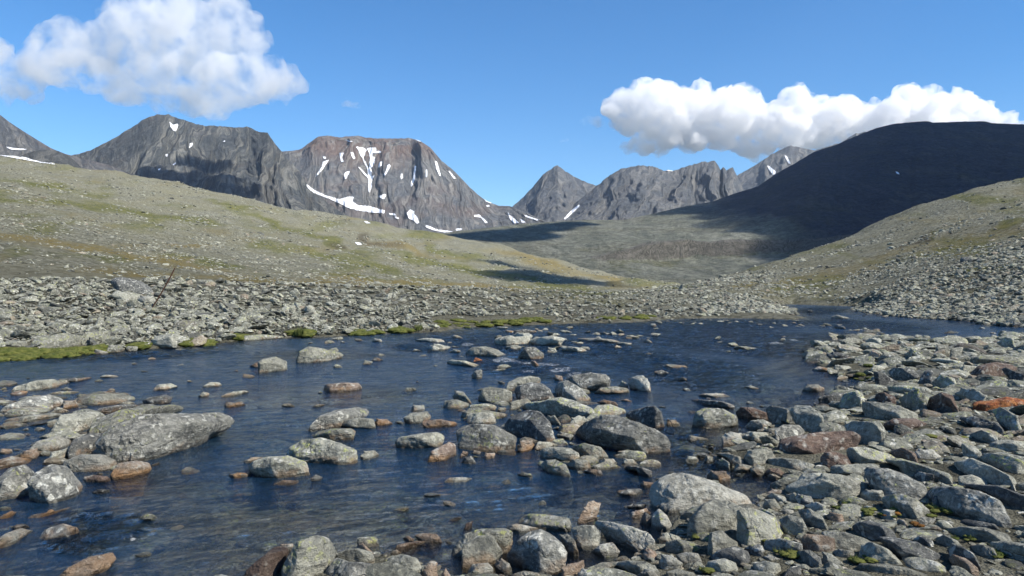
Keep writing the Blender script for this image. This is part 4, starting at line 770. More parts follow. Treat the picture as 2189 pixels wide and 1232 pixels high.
H('D', '1780,1060 1830,1000 1940,1010 2020,1063 2000,1090 1800,1090', 'p'); H('D', '1300,1060 1340,1010 1450,1010 1490,1050 1480,1090', 'p'); H('D', '700,1060 860,1020 1030,1040 1200,1060 1200,1100 700,1100', 'g')
H('D', '1410,860 1500,800 1600,780 1665,850 1600,910 1480,900', 'p', "pale stone almost covered by the shallow pool, only its top dry", zoff=-.12)
# --- right of centre, the great light boulder and its neighbours
H('F', '120,430 160,350 300,260 460,240 700,290 900,360 1060,420 1115,480 1115,560 1040,570 640,540 560,610 420,610 260,575 150,500', 'p', "great smooth light-grey boulder, the largest pale rock beside the stream", "great light boulder", depth=.62)
H('F', '460,790 520,680 640,550 740,490 900,500 1040,560 980,640 985,740 900,800 720,780 600,830 500,850', 'g', "steep grey boulder leaning on the great light one, rusty moss at its foot", "steep grey boulder")
H('F', '980,620 1080,580 1200,600 1340,650 1440,780 1450,850 1250,870 1050,930 960,900 985,740', 'y', "broad speckled boulder right of the steep grey one", "broad speckled boulder")
H('F', '1180,600 1260,595 1340,630 1380,680 1300,670', 'y'); H('F', '1390,700 1480,645 1600,660 1680,770 1640,830 1480,840 1440,780', 'g', "light fan-shaped rock at the right end of the front boulders", "fan-shaped rock")
H('F', '680,1000 710,820 830,790 900,850 980,890 970,940 830,980 720,1020', 'g'); H('F', '270,1020 290,910 400,880 560,900 650,950 690,1020 600,1010 400,1020', 'y'); H('F', '380,1040 480,1000 600,1010 665,1080 580,1110 460,1100', 'p')
H('F', '660,1160 700,1100 850,1060 960,1090 985,1150 900,1210 700,1190', 'g'); H('F', '670,1060 800,990 960,940 1080,980 1135,1070 1090,1130 900,1070 760,1080', 'd')
H('F', '1050,970 1190,920 1230,960 1230,1030 1120,1040', 'm'); H('F', '1240,960 1260,900 1400,870 1600,900 1600,980 1500,1030 1300,990', 'm'); H('F', '1600,900 1640,840 1800,830 1910,850 1920,940 1820,1000 1650,990', 't')
H('F', '1560,1010 1680,980 1780,1040 1810,1110 1780,1145 1640,1110', 'm'); H('F', '1230,1050 1300,1030 1400,1060 1380,1090 1260,1080', 'p'); H('F', '1130,1130 1250,1090 1380,1100 1420,1180 1300,1230 1160,1200', 'g')
H('F', '290,1200 400,1165 560,1190 600,1240 300,1260', 'g'); H('F', '1370,1240 1480,1160 1580,1130 1590,1200 1500,1260', 'd'); H('F', '1225,560 1250,500 1340,480 1400,560 1380,600 1280,605', 'g')
H('F', '1270,460 1340,435 1440,460 1480,520 1400,520 1300,490', 'g'); H('F', '1450,460 1530,430 1540,480 1500,515', 'g'); H('F', '1540,480 1590,445 1690,455 1715,500 1640,545 1580,520', 'm')
H('F', '1245,430 1320,395 1400,395 1470,430 1400,440 1300,445', 'o', "bright orange flat stone at the edge of the narrow blue channel", "bright orange stone")
H('F', '1570,610 1680,580 1800,650 1860,700 1780,760 1680,720', 'g'); H('F', '1640,560 1750,515 1830,540 1850,600 1780,620 1700,590', 'p')
H('F', '1455,380 1560,330 1620,250 1780,230 1960,250 2000,400 1920,480 1740,500 1600,440 1520,430', 'g', "wide grey boulder on the bank at the head of the narrow channel", "wide bank boulder")
H('F', '1410,605 1440,580 1520,590 1520,620 1440,635', 'p'); H('F', '680,290 700,230 840,210 910,260 900,290 830,330 740,310', 'o', "grey stone with an orange foot right behind the great light boulder", "orange-footed stone")
H('F', '460,110 500,72 580,75 605,100 540,120', 'g'); H('F', '650,110 680,60 740,80 760,110 690,130', 'g'); H('F', '770,150 830,85 900,130 910,190 830,180', 'g'); H('F', '735,60 860,40 1000,70 1100,130 1100,150 920,130 880,90', 'g')
H('F', '940,190 980,140 1050,150 1120,160 1100,190 1020,215', 'g'); H('F', '1040,80 1100,20 1200,0 1300,0 1370,90 1280,110 1140,150', 'g'); H('F', '1200,120 1380,90 1560,100 1720,130 1790,210 1650,200 1540,180 1260,170', 'g')
H('F', '1110,200 1180,150 1240,180 1250,230 1180,255 1120,240', 'g'); H('F', '1210,240 1290,190 1380,185 1460,235 1440,265 1300,250', 'r'); H('F', '1270,260 1330,238 1390,270 1380,300 1300,300', 'g')
# --- lower right
H('G', '240,30 270,0 400,-20 640,40 740,90 700,120 480,130 320,155 270,110', 'y'); H('G', '-20,100 20,40 120,25 220,60 290,140 290,165 120,180 0,190', 'b'); H('G', '90,180 300,150 480,130 560,200 440,240 380,290 230,260 90,245', 'g')
H('G', '0,250 150,250 280,270 400,320 430,360 390,430 250,490 150,480 0,460 -40,340', 'g', "broad low grey rock right of the narrow channel's head", "broad low rock")
H('G', '415,250 460,200 640,200 780,240 950,320 1070,430 1050,480 980,510 820,440 720,440 590,470 500,380 440,310', 'm', "diagonal slab with a black shadowed left face and yellow lichen on its right end", "diagonal slab")
H('G', '580,500 640,470 760,440 900,480 1000,560 1040,620 980,670 860,650 700,640 600,560', 'y', "rounded lichen boulder directly in front of the diagonal slab", "rounded lichen boulder")
H('G', '1050,470 1120,400 1260,385 1500,400 1680,470 1800,600 1850,720 1700,700 1500,650 1290,620 1160,560 1060,540', 'm', "long slab with round yellow and white lichen discs near the right edge", "disc-spotted slab")
H('G', '1300,160 1460,100 1640,170 1800,240 1943,310 1820,360 1680,340 1560,270 1440,260 1340,250', 'g', "long bumpy grey slab behind the disc-spotted one", "bumpy grey slab")
H('G', '1540,110 1640,50 1800,60 1960,110 1980,240 1800,200 1640,170', 'y'); H('G', '590,130 760,105 1000,160 1200,210 1300,300 1180,310 1000,250 880,270 740,200', 'y')
H('G', '880,270 920,220 1060,240 1060,320 980,330', 'd'); H('G', '1100,400 1150,330 1250,370 1200,420', 'g'); H('G', '1330,280 1440,250 1560,290 1620,350 1480,370 1320,360', 'g'); H('G', '1320,400 1500,370 1700,360 1943,430 1960,560 1860,560 1700,470 1500,400', 'd')
H('G', '290,780 360,730 450,700 560,720 660,770 710,830 690,870 540,890 430,870', 'd', "smooth plain dark-grey stone without lichen at the lower right", "plain dark stone")
H('G', '360,480 380,420 480,395 570,400 590,480 530,510 420,490', 'g'); H('G', '540,640 600,590 680,590 705,660 640,690', 'p')
H('G', '0,830 200,810 400,850 540,910 560,970 420,960 300,980 100,960 0,970', 'g', "large flat rock left of the plain dark stone", "large flat rock")
H('G', '340,1080 380,960 460,910 620,960 760,1060 800,1130 640,1130 360,1110', 'g'); H('G', '545,900 700,880 900,900 1100,980 1230,1060 1180,1100 1000,1060 840,1080 780,1060 620,980', 'd')
H('G', '780,1070 900,1060 1100,1080 1280,1150 1280,1190 1000,1190 820,1150', 'y'); H('G', '1220,1000 1260,930 1350,950 1450,1000 1560,1100 1570,1160 1440,1080 1250,1050', 'm'); H('G', '1230,1090 1270,1040 1380,1060 1480,1130 1520,1220 1420,1200 1290,1150', 't')
H('G', '1100,890 1180,840 1290,880 1420,960 1380,980 1200,970 1120,930', 'g'); H('G', '890,880 960,850 1050,880 1080,930 1000,950 930,920', 'd')
H('G', '1220,830 1350,780 1560,760 1760,790 1830,880 1720,920 1500,930 1380,880', 'g'); H('G', '1340,740 1400,700 1640,710 1790,780 1600,760', 'd'); H('G', '1640,940 1760,900 1943,900 1960,1080 1800,1060 1680,1010', 'g')
H('G', '1440,960 1560,930 1640,950 1690,1020 1640,1070 1520,1040', 'g'); H('G', '360,1170 600,1130 800,1140 1100,1190 1280,1240 360,1260', 'g', "long flat rock along the lower edge at the lower right", "lower-edge flat rock")
H('G', '0,1010 80,1020 190,1090 180,1130 60,1130 0,1130', 'g'); H('G', '1540,1240 1640,1160 1740,1190 1820,1240', 'g'); H('G', '720,700 780,685 850,740 800,750 740,730', 'o'); H('G', '920,700 980,660 1080,670 1020,730 940,740', 'm')
H('G', '1060,520 1080,460 1150,460 1180,500 1150,580 1080,580', 'd'); H('G', '110,1000 180,975 290,985 295,1050 200,1070 120,1040', 'p'); H('G', '20,660 80,620 180,630 205,680 120,705', 't')
# --- the stony right bank, farther back
H('E', '735,690 800,660 980,620 1150,600 1205,620 1180,690 1080,730 900,755 780,745', 'b', "long red-brown slab lying at the water's edge on the right bank", "red-brown slab")
H('E', '800,500 840,465 920,465 990,520 1015,590 960,620 900,600 830,550', 'g', "tilted light-grey boulder behind the red-brown slab", "tilted boulder"); H('E', '660,490 690,465 780,480 800,500 830,570 740,580 690,550', 'm')
H('E', '715,610 760,580 850,575 885,610 840,655 760,665 720,640', 'm', "mottled round stone left of the red-brown slab, in its shade", "mottled round stone")
H('E', '210,570 240,510 290,480 400,480 480,520 490,560 400,590 300,605', 'y', "squat lichen boulder standing in the water just right of the dark split boulder", "squat lichen boulder")
H('E', '480,510 510,475 580,475 680,510 690,550 600,555 520,550', 'b', "smooth brown domed rock between two lichen boulders", "brown dome"); H('E', '530,590 570,555 640,545 690,565 695,610 600,615', 'y')
H('E', '400,650 450,620 510,630 520,680 460,705 400,690', 'p'); H('E', '510,640 560,620 660,620 685,660 600,690 540,680', 'g')
H('E', '1130,590 1180,560 1330,555 1360,610 1330,680 1250,700 1190,650', 'g', "smooth bluish-grey boulder behind the right end of the red-brown slab", "bluish boulder")
H('E', '1240,450 1300,445 1440,460 1540,500 1550,545 1400,560 1280,530 1240,490', 'g', "broad grey boulder with a flat top in front of the dark hollow", "broad flat-topped boulder"); H('E', '1080,460 1120,400 1200,370 1240,420 1230,480 1180,490', 'y')
H('E', '970,420 1040,395 1130,380 1100,440 1040,460 990,450', 'd', "dark lichen wedge at the water's edge of the right bank", "dark lichen wedge"); H('E', '1310,410 1360,385 1420,410 1430,455 1350,450', 'b')
H('E', '1460,430 1500,390 1560,360 1600,420 1610,490 1550,500 1500,480', 'y', "upright rock with a bright yellow lichen patch on the right bank", "yellow-patched rock"); H('E', '1380,360 1480,345 1600,350 1670,380 1560,400 1440,390', 'y')
H('E', '1600,480 1640,420 1700,385 1760,400 1800,470 1790,520 1680,470', 'b', "brown tilted slab right of the yellow-patched rock", "brown tilted slab"); H('E', '1650,440 1700,420 1760,430 1800,490 1790,520 1700,500', 'd')
H('E', '1800,400 1830,370 1890,362 1950,400 1950,445 1890,450', 'g', "rounded grey boulder just left of the rust-red slab", "boulder by the rust-red slab")
H('E', '1860,270 1930,230 2020,203 2100,215 2140,250 2060,280 1960,300', 'b', "big smooth brown boulder with a pale vein near the right edge", "veined brown boulder"); H('E', '2065,250 2110,250 2200,285 2200,325 2140,310', 'd')
H('E', '1910,450 1990,440 2080,410 2189,420 2200,480 2090,485 1960,500 1915,495', 'x', "rust-red slab, the most strongly coloured rock, near the right edge", "rust-red slab"); H('E', '1890,190 1950,165 2100,165 2200,190 2200,220 2040,210 1960,230 1900,225', 'y')
H('E', '2010,500 2060,475 2140,520 2180,580 2170,620 2080,570 2030,540', 'y'); H('E', '1810,550 1900,530 2020,560 2100,600 2000,620 1880,580', 'd'); H('E', '1300,270 1340,260 1380,290 1470,320 1370,350 1320,330', 'd')
H('E', '1390,270 1420,240 1520,240 1560,280 1530,300 1500,320 1440,300', 'm', "overhanging block casting a black shadow on the right bank", "overhanging block"); H('E', '1265,260 1300,225 1380,230 1340,260', 'g')
H('E', '1550,320 1600,260 1640,250 1650,330 1590,340', 'd', "dark upright shard standing in the middle of the right bank", "dark shard"); H('E', '1650,330 1700,280 1770,300 1805,350 1740,370 1670,350', 'y')
H('E', '860,375 900,345 950,335 1000,355 995,378 900,385', 'p', "white stone alone in the water off the right bank", "lone white stone"); H('E', '930,250 980,232 1030,245 1040,262 960,262', 'o', "orange-topped stone at the tip of the right bank", "orange-topped stone"); H('E', '1065,305 1100,283 1140,290 1140,305 1080,313', 'g')
H('E', '1800,250 1840,225 1920,230 1900,250 1840,265', 'g'); H('E', '1630,200 1680,180 1800,195 1840,215 1740,220', 'y'); H('E', '1660,140 1680,100 1730,105 1750,140 1700,155', 'g'); H('E', '1750,180 1770,130 1810,125 1810,175', 'g'); H('E', '1810,180 1830,145 1900,150 1900,180', 'g')
H('E', '2040,95 2080,60 2120,65 2130,100 2170,125 2110,125', 'y', "greenish lichen rock on the skyline of stones by the far water, near the right edge"); H('E', '1100,80 1150,60 1230,72 1180,105 1120,100', 'g'); H('E', '1250,80 1300,60 1340,70 1330,105 1270,105', 'g'); H('E', '1360,60 1400,48 1450,55 1440,80 1390,80', 'g', "light square stone on the far edge of the right bank", "light square stone")
H('E', '870,165 900,140 950,150 940,180 890,180', 'y', "yellowish stone at the farthest left point of the right bank", "yellowish point stone"); H('E', '1020,160 1080,145 1140,165 1140,185 1040,187', 'd'); H('E', '1095,185 1150,175 1210,190 1200,205 1110,200', 't'); H('E', '1480,160 1520,145 1570,165 1560,185 1500,180', 'y')
H('E', '1250,170 1290,135 1330,160 1310,185', 't'); H('E', '1060,250 1070,225 1150,228 1170,245 1100,255', 'g'); H('E', '460,125 490,110 560,115 640,125 560,133 490,130', 'y', "flat yellow-lichened stone alone in the far rapids", "flat far-rapids stone"); H('E', '530,355 570,345 640,360 580,365', 'g')
H('E', '250,405 300,392 400,390 485,408 380,415 280,412', 'p', "thin pale plate just breaking the surface right of the central pile", "thin pale plate"); H('E', '205,435 260,430 400,435 470,455 460,472 380,475 280,460', 'd', "dark wet plate in front of the thin pale one"); H('E', '30,235 70,218 180,225 205,240 120,243', 'g'); H('E', '0,260 40,252 90,270 40,280 0,278', 'd')
H('E', '1540,780 1550,740 1640,720 1690,760 1640,790', 'p', "smooth cream-coloured stone among the lower right rocks", "cream stone"); H('E', '1400,740 1470,715 1540,740 1570,800 1480,780', 'r'); H('E', '1960,760 2060,745 2200,760 2200,830 2080,820 1960,800', 'g')
H('E', '2000,700 2060,670 2200,670 2200,740 2080,745 2010,740', 'g'); H('E', '1360,580 1420,545 1540,535 1620,570 1540,590 1480,615 1400,600', 'b'); H('E', '1880,640 1940,610 2020,640 2040,680 1960,690', 'g'); H('E', '1830,700 1900,705 1970,760 1900,785 1840,760', 'g')
# --- the low rocks at the rapids
H('Q', '795,575 840,545 920,540 1000,560 1110,595 1000,610 900,610 800,590', 'g', "flat smooth grey slab with water pouring off its right end", "smooth rapids slab")
H('Q', '975,500 1000,485 1080,470 1110,480 1200,470 1215,500 1180,530 1100,520 1000,535 985,515', 'g', "widest rock of the rapids' rocky islet", "rapids islet rock"); H('Q', '1080,480 1120,460 1200,455 1225,470 1210,510 1130,500', 'g'); H('Q', '1205,505 1240,485 1360,475 1440,490 1420,510 1380,540 1300,535 1220,520', 'g')
H('Q', '1155,570 1180,545 1240,545 1300,590 1290,625 1180,630 1130,600', 'm', "square grey rock at the front of the rapids' islet", "square islet rock"); H('Q', '1400,550 1430,540 1540,550 1605,570 1580,578 1430,575', 'g'); H('Q', '1310,580 1330,550 1370,555 1395,580 1340,590', 'g')
H('Q', '560,560 570,535 620,525 700,548 640,570', 'g'); H('Q', '450,500 540,487 640,495 690,515 600,517 500,505', 'g'); H('Q', '690,575 720,560 765,570 750,585', 'g'); H('Q', '440,570 470,558 515,568 480,573', 'g')
H('Q', '665,645 700,625 800,635 910,655 880,670 760,660', 'y', "low rock with a bright yellow lichen stripe in the rapids", "yellow-striped rock"); H('Q', '830,640 860,612 905,630 880,642', 'x', "small wet red rock behind the yellow-striped one"); H('Q', '1480,500 1500,490 1600,487 1740,495 1840,508 1700,515 1600,512', 'p')
H('Q', '1755,522 1800,515 1860,520 1850,532 1780,532', 'g'); H('Q', '1945,512 1965,497 1995,515 1970,522', 'g'); H('Q', '1750,550 1765,535 1800,548 1770,555', 'g'); H('Q', '1975,415 1985,398 2010,400 2010,418', 'p', "tiny white stone far out in the stream"); H('Q', '1645,455 1680,450 1735,460 1700,468', 'd')
H('Q', '125,655 150,630 200,640 180,660', 'g'); H('Q', '195,630 220,612 260,628 230,638', 'd'); H('Q', '195,510 215,493 250,500 250,515', 'p'); H('Q', '1050,445 1060,440 1110,445 1080,455', 'o'); H('Q', '1105,440 1180,430 1265,445 1200,458 1120,455', 'd')
H('Q', '985,420 1010,415 1070,420 1040,432', 'g'); H('Q', '1045,545 1110,530 1160,545 1120,565 1060,555', 'g'); H('Q', '1205,640 1240,635 1285,665 1250,670', 'r')
# --- two boulders standing in the left water, and the left shore
H('P', '1655,640 1690,620 1765,608 1835,640 1840,690 1780,705 1660,713', 'g', "cube-like grey boulder, left of a pair in open water off the left shore", "cube-like boulder"); H('P', '1595,665 1650,640 1680,650 1655,680', 'r')
H('P', '1900,610 1920,570 1980,540 2060,555 2180,585 2205,600 2100,630 2000,650 1905,635', 'y', "long light boulder, right of a pair in open water off the left shore", "long light boulder")
H('P', '965,520 1000,475 1080,460 1130,490 1130,540 1100,560 1000,555', 'g', "rounded blue-grey boulder at the left shoreline", "shoreline boulder", sink=.1); H('P', '680,570 700,540 760,530 790,560 780,582 700,585', 'y'); H('P', '430,590 500,562 565,570 570,590', 'p'); H('P', '580,590 620,560 685,580 680,595', 'p'); H('P', '0,580 40,560 130,575 100,590 0,590', 'p')
H('P', '200,540 240,490 400,455 520,480 530,530 420,560 320,570', 'y', "widest lichen-green slab along the left shore", "green shore slab"); H('P', '530,500 570,450 700,440 720,500 640,520 560,530', 'y'); H('P', '0,530 60,500 160,510 170,540 60,550', 'g'); H('P', '1500,500 1560,470 1700,465 1825,480 1800,495 1600,505', 'y', "long flat lichen plate reaching into the water from the left shore")
H('P', '380,745 500,745 600,745 520,765 430,775', 'd'); H('P', '810,550 830,540 880,545 870,575 820,575', 'g')
H('P', '715,130 740,105 800,98 900,125 990,180 990,210 880,215 830,195 760,175', 'd', "big tilted slab on the left scree beside the rusty pole", "big scree slab", sink=.05, zoff=.35); H('P', '730,210 740,190 830,195 885,225 870,260 790,250', 'g'); H('P', '885,240 910,220 980,220 1000,250 940,275', 'p')
H('P', '1950,310 1980,275 2010,290 2055,340 1990,345', 'g')
H('X', '2055,560 2058,552 2068,550 2075,556 2070,561', 'd', "black boulder high on the right slope", "black slope boulder")
H('R', '800,325 803,312 825,312 828,325', 'd', "small dark stone standing in the far channel"); H('R', '950,362 960,348 1000,343 1040,352 1090,362 1000,366', 'g'); H('R', '970,420 985,402 1030,415 1060,430 1020,432', 'd', "dark wedge on the far gravel bar"); H('R', '2040,412 2050,392 2090,390 2110,412', 'g'); H('R', '2115,415 2125,388 2160,388 2189,414', 'd')
# ------------------------------------------------------------------ labels for the rest: look, plus the nearest landmark they stand by
TW = {'g': 'grey', 'y': 'lichen-flecked', 'd': 'dark grey', 'm': 'mottled grey', 'r': 'rusty', 'o': 'orange-stained', 'b': 'brown', 'x': 'red', 'p': 'pale', 't': 'tan'}
_named = [h for h in HEROES if h['nick']]; _used = set(h['label'] for h in HEROES if h['label'])
def _shape(h):
    a = (h['x1'] - h['x0']) / max(1, h['y1'] - h['y0'])
    return 'flat' if a > 3 else ('low' if a > 2 else ('blocky' if a > 1.2 else 'upright'))
def _size(h): return 'tiny' if h['W'] < .14 else ('small' if h['W'] < .3 else ('medium' if h['W'] < .6 else 'large'))
def _rel(h, n):
    dx = h['c'][0] - n['c'][0]; dy = (h['c'][1] - n['c'][1]) * 2.0
    if abs(dx) > abs(dy) * 1.3: return 'right of' if dx > 0 else 'left of'
    return 'in front of' if dy > 0 else 'behind'
def _art(s): return 'the ' + s
for h in HEROES:
    if h['label']: continue
    ns = sorted(_named, key=lambda n: np.hypot(n['c'][0] - h['c'][0], (n['c'][1] - h['c'][1]) * 1.6))
    noun = 'rock' if h['W'] > .3 else 'stone'; cands = []
    for a in ns[:3]:
        cands.append(f"{_size(h)} {TW[h['tone']]} {_shape(h)} {noun} {_rel(h, a)} {_art(a['nick'])}")
    for a in ns[:4]:
        for b in ns[:5]:
            if a is not b: cands.append(f"{_size(h)} {TW[h['tone']]} {noun} {_rel(h, a)} {_art(a['nick'])}, {_rel(h, b)} {_art(b['nick'])}")
    cands = [c for c in cands if c not in _used and 4 <= len(c.split()) <= 15] or cands
    h['label'] = cands[0]; _used.add(cands[0]); h['o']['label'] = cands[0]
for h in HEROES:
    px, py = h['c']
    g = "rocks of the left island" if px < 500 and py > 800 else ("rocks on the left shore" if px < 700 and py < 770 else ("boulders of the central pile" if 930 < px < 1480 and 790 < py < 1030 else
        ("rocks at the rapids" if py < 800 and px < 1650 else ("rocks of the right bank" if px > 1500 else ("rocks at the front edge" if py > 1080 else "rocks standing in the stream")))))
    h['o']['group'] = g
print("heroes", len(HEROES), "t", time.time() - T0)
# ------------------------------------------------------------------ the countless stones of the banks, the scree and the stream bed
RS = np.random.RandomState(11)
def proto(n, seed, flat=.6, chips=1.0):
    V, F = ICO[n]; rs = np.random.RandomState(seed); N = rs.normal(size=(11, 3)); N /= np.linalg.norm(N, axis=1)[:, None]; hh = rs.uniform(.55, .95, 11)
    q = 30; acc = np.ones(len(V)) * 1.05 ** (-q)
    for k in range(11): acc = acc + (np.maximum(V @ N[k], 0) / hh[k]) ** q
    r = acc ** (-1 / q); p = V * r[:, None]
    if n > 2: p = p * (1 + fbm(p * 2.2 + seed, 4) * .07)[:, None]
    p = p * np.array([1, rs.uniform(.6, .95), flat]); return p / np.abs(p[:, 0]).max() * .5
PROTO = {n: [proto(n, 100 + k, .20 + .36 * ((k * 7) % 10) / 10) for k in range(26)] for n in (1, 2, 3, 4)}
VV = []; FF = []; TT = []; NV = 0
def put(x, y, size, sink=.3, tilt=.35, tone=None, z=None, zoff=0, zs=1.0):
    """adds one stone at each (x, y): size is its length in metres"""
    global NV
    x = np.asarray(x); y = np.asarray(y); n = len(x)
    if z is None: z = ground_z(x, y)
    z = z + zoff; pxs = size / np.maximum(np.hypot(x, y), 1) * 742
    lod = np.where(pxs > 26, 4, np.where(pxs > 9, 3, np.where(pxs > 3.6, 2, 1)))
    a = RS.uniform(0, 2 * math.pi, n); tx = RS.normal(0, tilt, n); ty = RS.normal(0, tilt, n); tone = RS.rand(n) if tone is None else tone
    ca, sa = np.cos(a), np.sin(a); Z0 = np.zeros(n); O1 = np.ones(n)
    Rz = np.stack([np.stack([ca, -sa, Z0], 1), np.stack([sa, ca, Z0], 1), np.stack([Z0, Z0, O1], 1)], 1)
    Rx = np.stack([np.stack([O1, Z0, Z0], 1), np.stack([Z0, np.cos(tx), -np.sin(tx)], 1), np.stack([Z0, np.sin(tx), np.cos(tx)], 1)], 1)
    Ry = np.stack([np.stack([np.cos(ty), Z0, np.sin(ty)], 1), np.stack([Z0, O1, Z0], 1), np.stack([-np.sin(ty), Z0, np.cos(ty)], 1)], 1)
    M3 = Rx @ Ry @ Rz; pi = RS.randint(0, 26, n)
    for l in (1, 2, 3, 4):
        for k in range(26):
            m = (lod == l) & (pi == k)
            if not m.any(): continue
            p = PROTO[l][k]; F = ICO[l][1]; c = m.sum()
            v = np.einsum('nij,vj->nvi', M3[m], p) * size[m][:, None, None]
            v[:, :, 2] *= zs; v[:, :, 0] += x[m][:, None]; v[:, :, 1] += y[m][:, None]; v[:, :, 2] += (z[m] + size[m] * (.28 - sink))[:, None]
            VV.append(v.reshape(-1, 3).astype(np.float32)); FF.append((F[None] + (NV + np.arange(c) * len(p))[:, None, None]).reshape(-1, 3).astype(np.int32))
            TT.append(np.repeat(tone[m], len(p)).astype(np.float32)); NV += c * len(p)
HP = np.array([[h['pos'][0], h['pos'][1], h['W'] * .5, h['D'] * .9] for h in HEROES])
MOSS_LEFT = [(30, 764, 60, 7), (110, 757, 60, 8), (185, 750, 45, 6), (20, 755, 40, 5), (300, 741, 12, 4), (405, 735, 18, 4), (440, 734, 14, 3), (640, 716, 26, 6), (778, 713, 34, 5), (860, 709, 22, 5), (985, 694, 60, 7), (1080, 690, 60, 5), (1140, 686, 50, 4), (1320, 681, 50, 3), (1370, 679, 40, 3), (500, 722, 14, 3)]
MOSS_RIGHT = [(1500, 1148, 20, 10), (1618, 1158, 24, 9), (1690, 1195, 40, 16), (1800, 1088, 20, 8), (1850, 1100, 26, 8), (1920, 1105, 34, 10), (1995, 1100, 16, 12), (2035, 1100, 26, 12), (1840, 1205, 30, 9), (2140, 1192, 16, 14), (1560, 1205, 14, 6), (1500, 1225, 22, 6), (2060, 1160, 22, 8), (1852, 785, 16, 5), (1860, 814, 18, 5), (1835, 806, 12, 4), (1985, 937, 24, 5), (2040, 940, 20, 4), (1850, 936, 14, 4)]
MOSS_RUST = [(1535, 1128, 22, 5), (1900, 1108, 20, 6), (1960, 1130, 16, 6)]
def mossy(x, y):
    yy = np.maximum(y, .5); px = CX + FPX * x / yy; py = CY + FPX * (EYE - .12 - .03 * yy * (yy < 1)) / yy; m = np.zeros(len(x), bool)
    for a, b, rx, ry in MOSS_LEFT + MOSS_RIGHT: m |= ((px - a) / (rx * 1.05)) ** 2 + ((py - b) / (ry * 1.25)) ** 2 < 1
    return m
def free(x, y, r):
    ok = ~(mossy(x, y) & (RS.rand(len(x)) < .8))
    for hx, hy, a, b in HP: ok &= ((x - hx) / (a + r * .45)) ** 2 + ((y - hy) / (b + r * .45)) ** 2 > 1
    return ok
def poisson(x, y, s, k=.62):
    """keeps stones that do not sit inside one another, biggest first"""
    o = np.argsort(-s); cell = {}; keep = []
    for i in o:
        r = s[i] * .5; cx, cy = int(x[i] // .5), int(y[i] // .5); rad = 1 if r < .35 else 2; bad = False
        for gx_ in range(cx - rad, cx + rad + 1):
            for gy_ in range(cy - rad, cy + rad + 1):
                for (X, Y, Rr_) in cell.get((gx_, gy_), ()):
                    if (X - x[i]) ** 2 + (Y - y[i]) ** 2 < ((Rr_ + r) * k) ** 2: bad = True; break
                if bad: break
            if bad: break
        if not bad: cell.setdefault((cx, cy), []).append((x[i], y[i], r)); keep.append(i)
    return np.array(keep, int)
def sample(n, px0, px1, y0, y1):
    """points spread evenly over the view between two distances"""
    px = RS.uniform(px0, px1, n); Y = np.exp(RS.uniform(math.log(y0), math.log(y1), n)) if y1 > 3 else RS.uniform(y0, y1, n)
    return (px - CX) / FPX * Y, Y
# right bank and the bank under the viewer: stones packed between the traced rocks
def bank_zone(x, y):
    sd = water_sd(x, y); zf = zfar(x, y); return (sd > -.05) & (zf < .02), sd
for n, lo, hi, k, sk in ((9000, .22, .62, .60, .30), (16000, .10, .24, .62, .28), (26000, .045, .11, .55, .25)):
    x, y = sample(n, 350, 2700, 2.6, 30); s = lo * (hi / lo) ** (RS.rand(n) ** 1.6); s = s * np.clip(y / 9, .8, 1.35)
    ok, sd = bank_zone(x, y); ok &= (hi > .2) | (y < 16); ok &= (hi > .12) | (y < 9); x, y, s = x[ok], y[ok], s[ok]
    f = free(x, y, s * (1 if hi > .2 else .6)); x, y, s = x[f], y[f], s[f]; kp = poisson(x, y, s, k); put(x[kp], y[kp], s[kp], sk - .02, .22 if hi < .3 else .32, zs=.85)
# behind and beside the viewer, coarser
n = 2500; a_ = RS.uniform(0, 2 * math.pi, n); d_ = RS.uniform(2.2, 14, n); x, y = d_ * np.cos(a_), d_ * np.sin(a_); ok = (water_sd(x, y) > 0) & ((y < 2.5)); put(x[ok], y[ok], RS.uniform(.12, .5, ok.sum()), .3)
# left bank: a pile of angular slabs from the shore up to the crest
def leftz(x, y):
    zf = zfar(x, y); px = CX + FPX * x / y; sd = water_sd(x, y); return zf, px, sd
for n, lo, hi, k in ((18000, .24, .72, .60), (46000, .13, .27, .54), (30000, .08, .15, .5)):
    x, y = sample(n, -300, 1700, 11, 95); s = lo * (hi / lo) ** (RS.rand(n) ** 2.2); zf, px, sd = leftz(x, y); s = s * np.clip(1.15 - .0004 * np.abs(px - 300), .6, 1.1)
    ok = (zf > .002) & (sd > .05) & (zf < 2.15) & (y < np.interp(px, [-300, 0, 350, 700, 1000, 1200, 1400, 1600, 1700], [30, 38, 52, 60, 68, 86, 96, 90, 80]))
    if hi < .3: ok &= y < 40
    ok &= ~(mossy(x, y) & (RS.rand(n) < .85)); x, y, s = x[ok], y[ok], s[ok]; f = free(x, y, s * .4); x, y, s = x[f], y[f], s[f]; kp = poisson(x, y, s, k); x, y, s = x[kp], y[kp], s[kp]; zf = zfar(x, y)
    put(x, y, s, .24 if hi > .6 else .28, .6, zs=.75, zoff=.02 + .05 * RS.rand(len(x)))
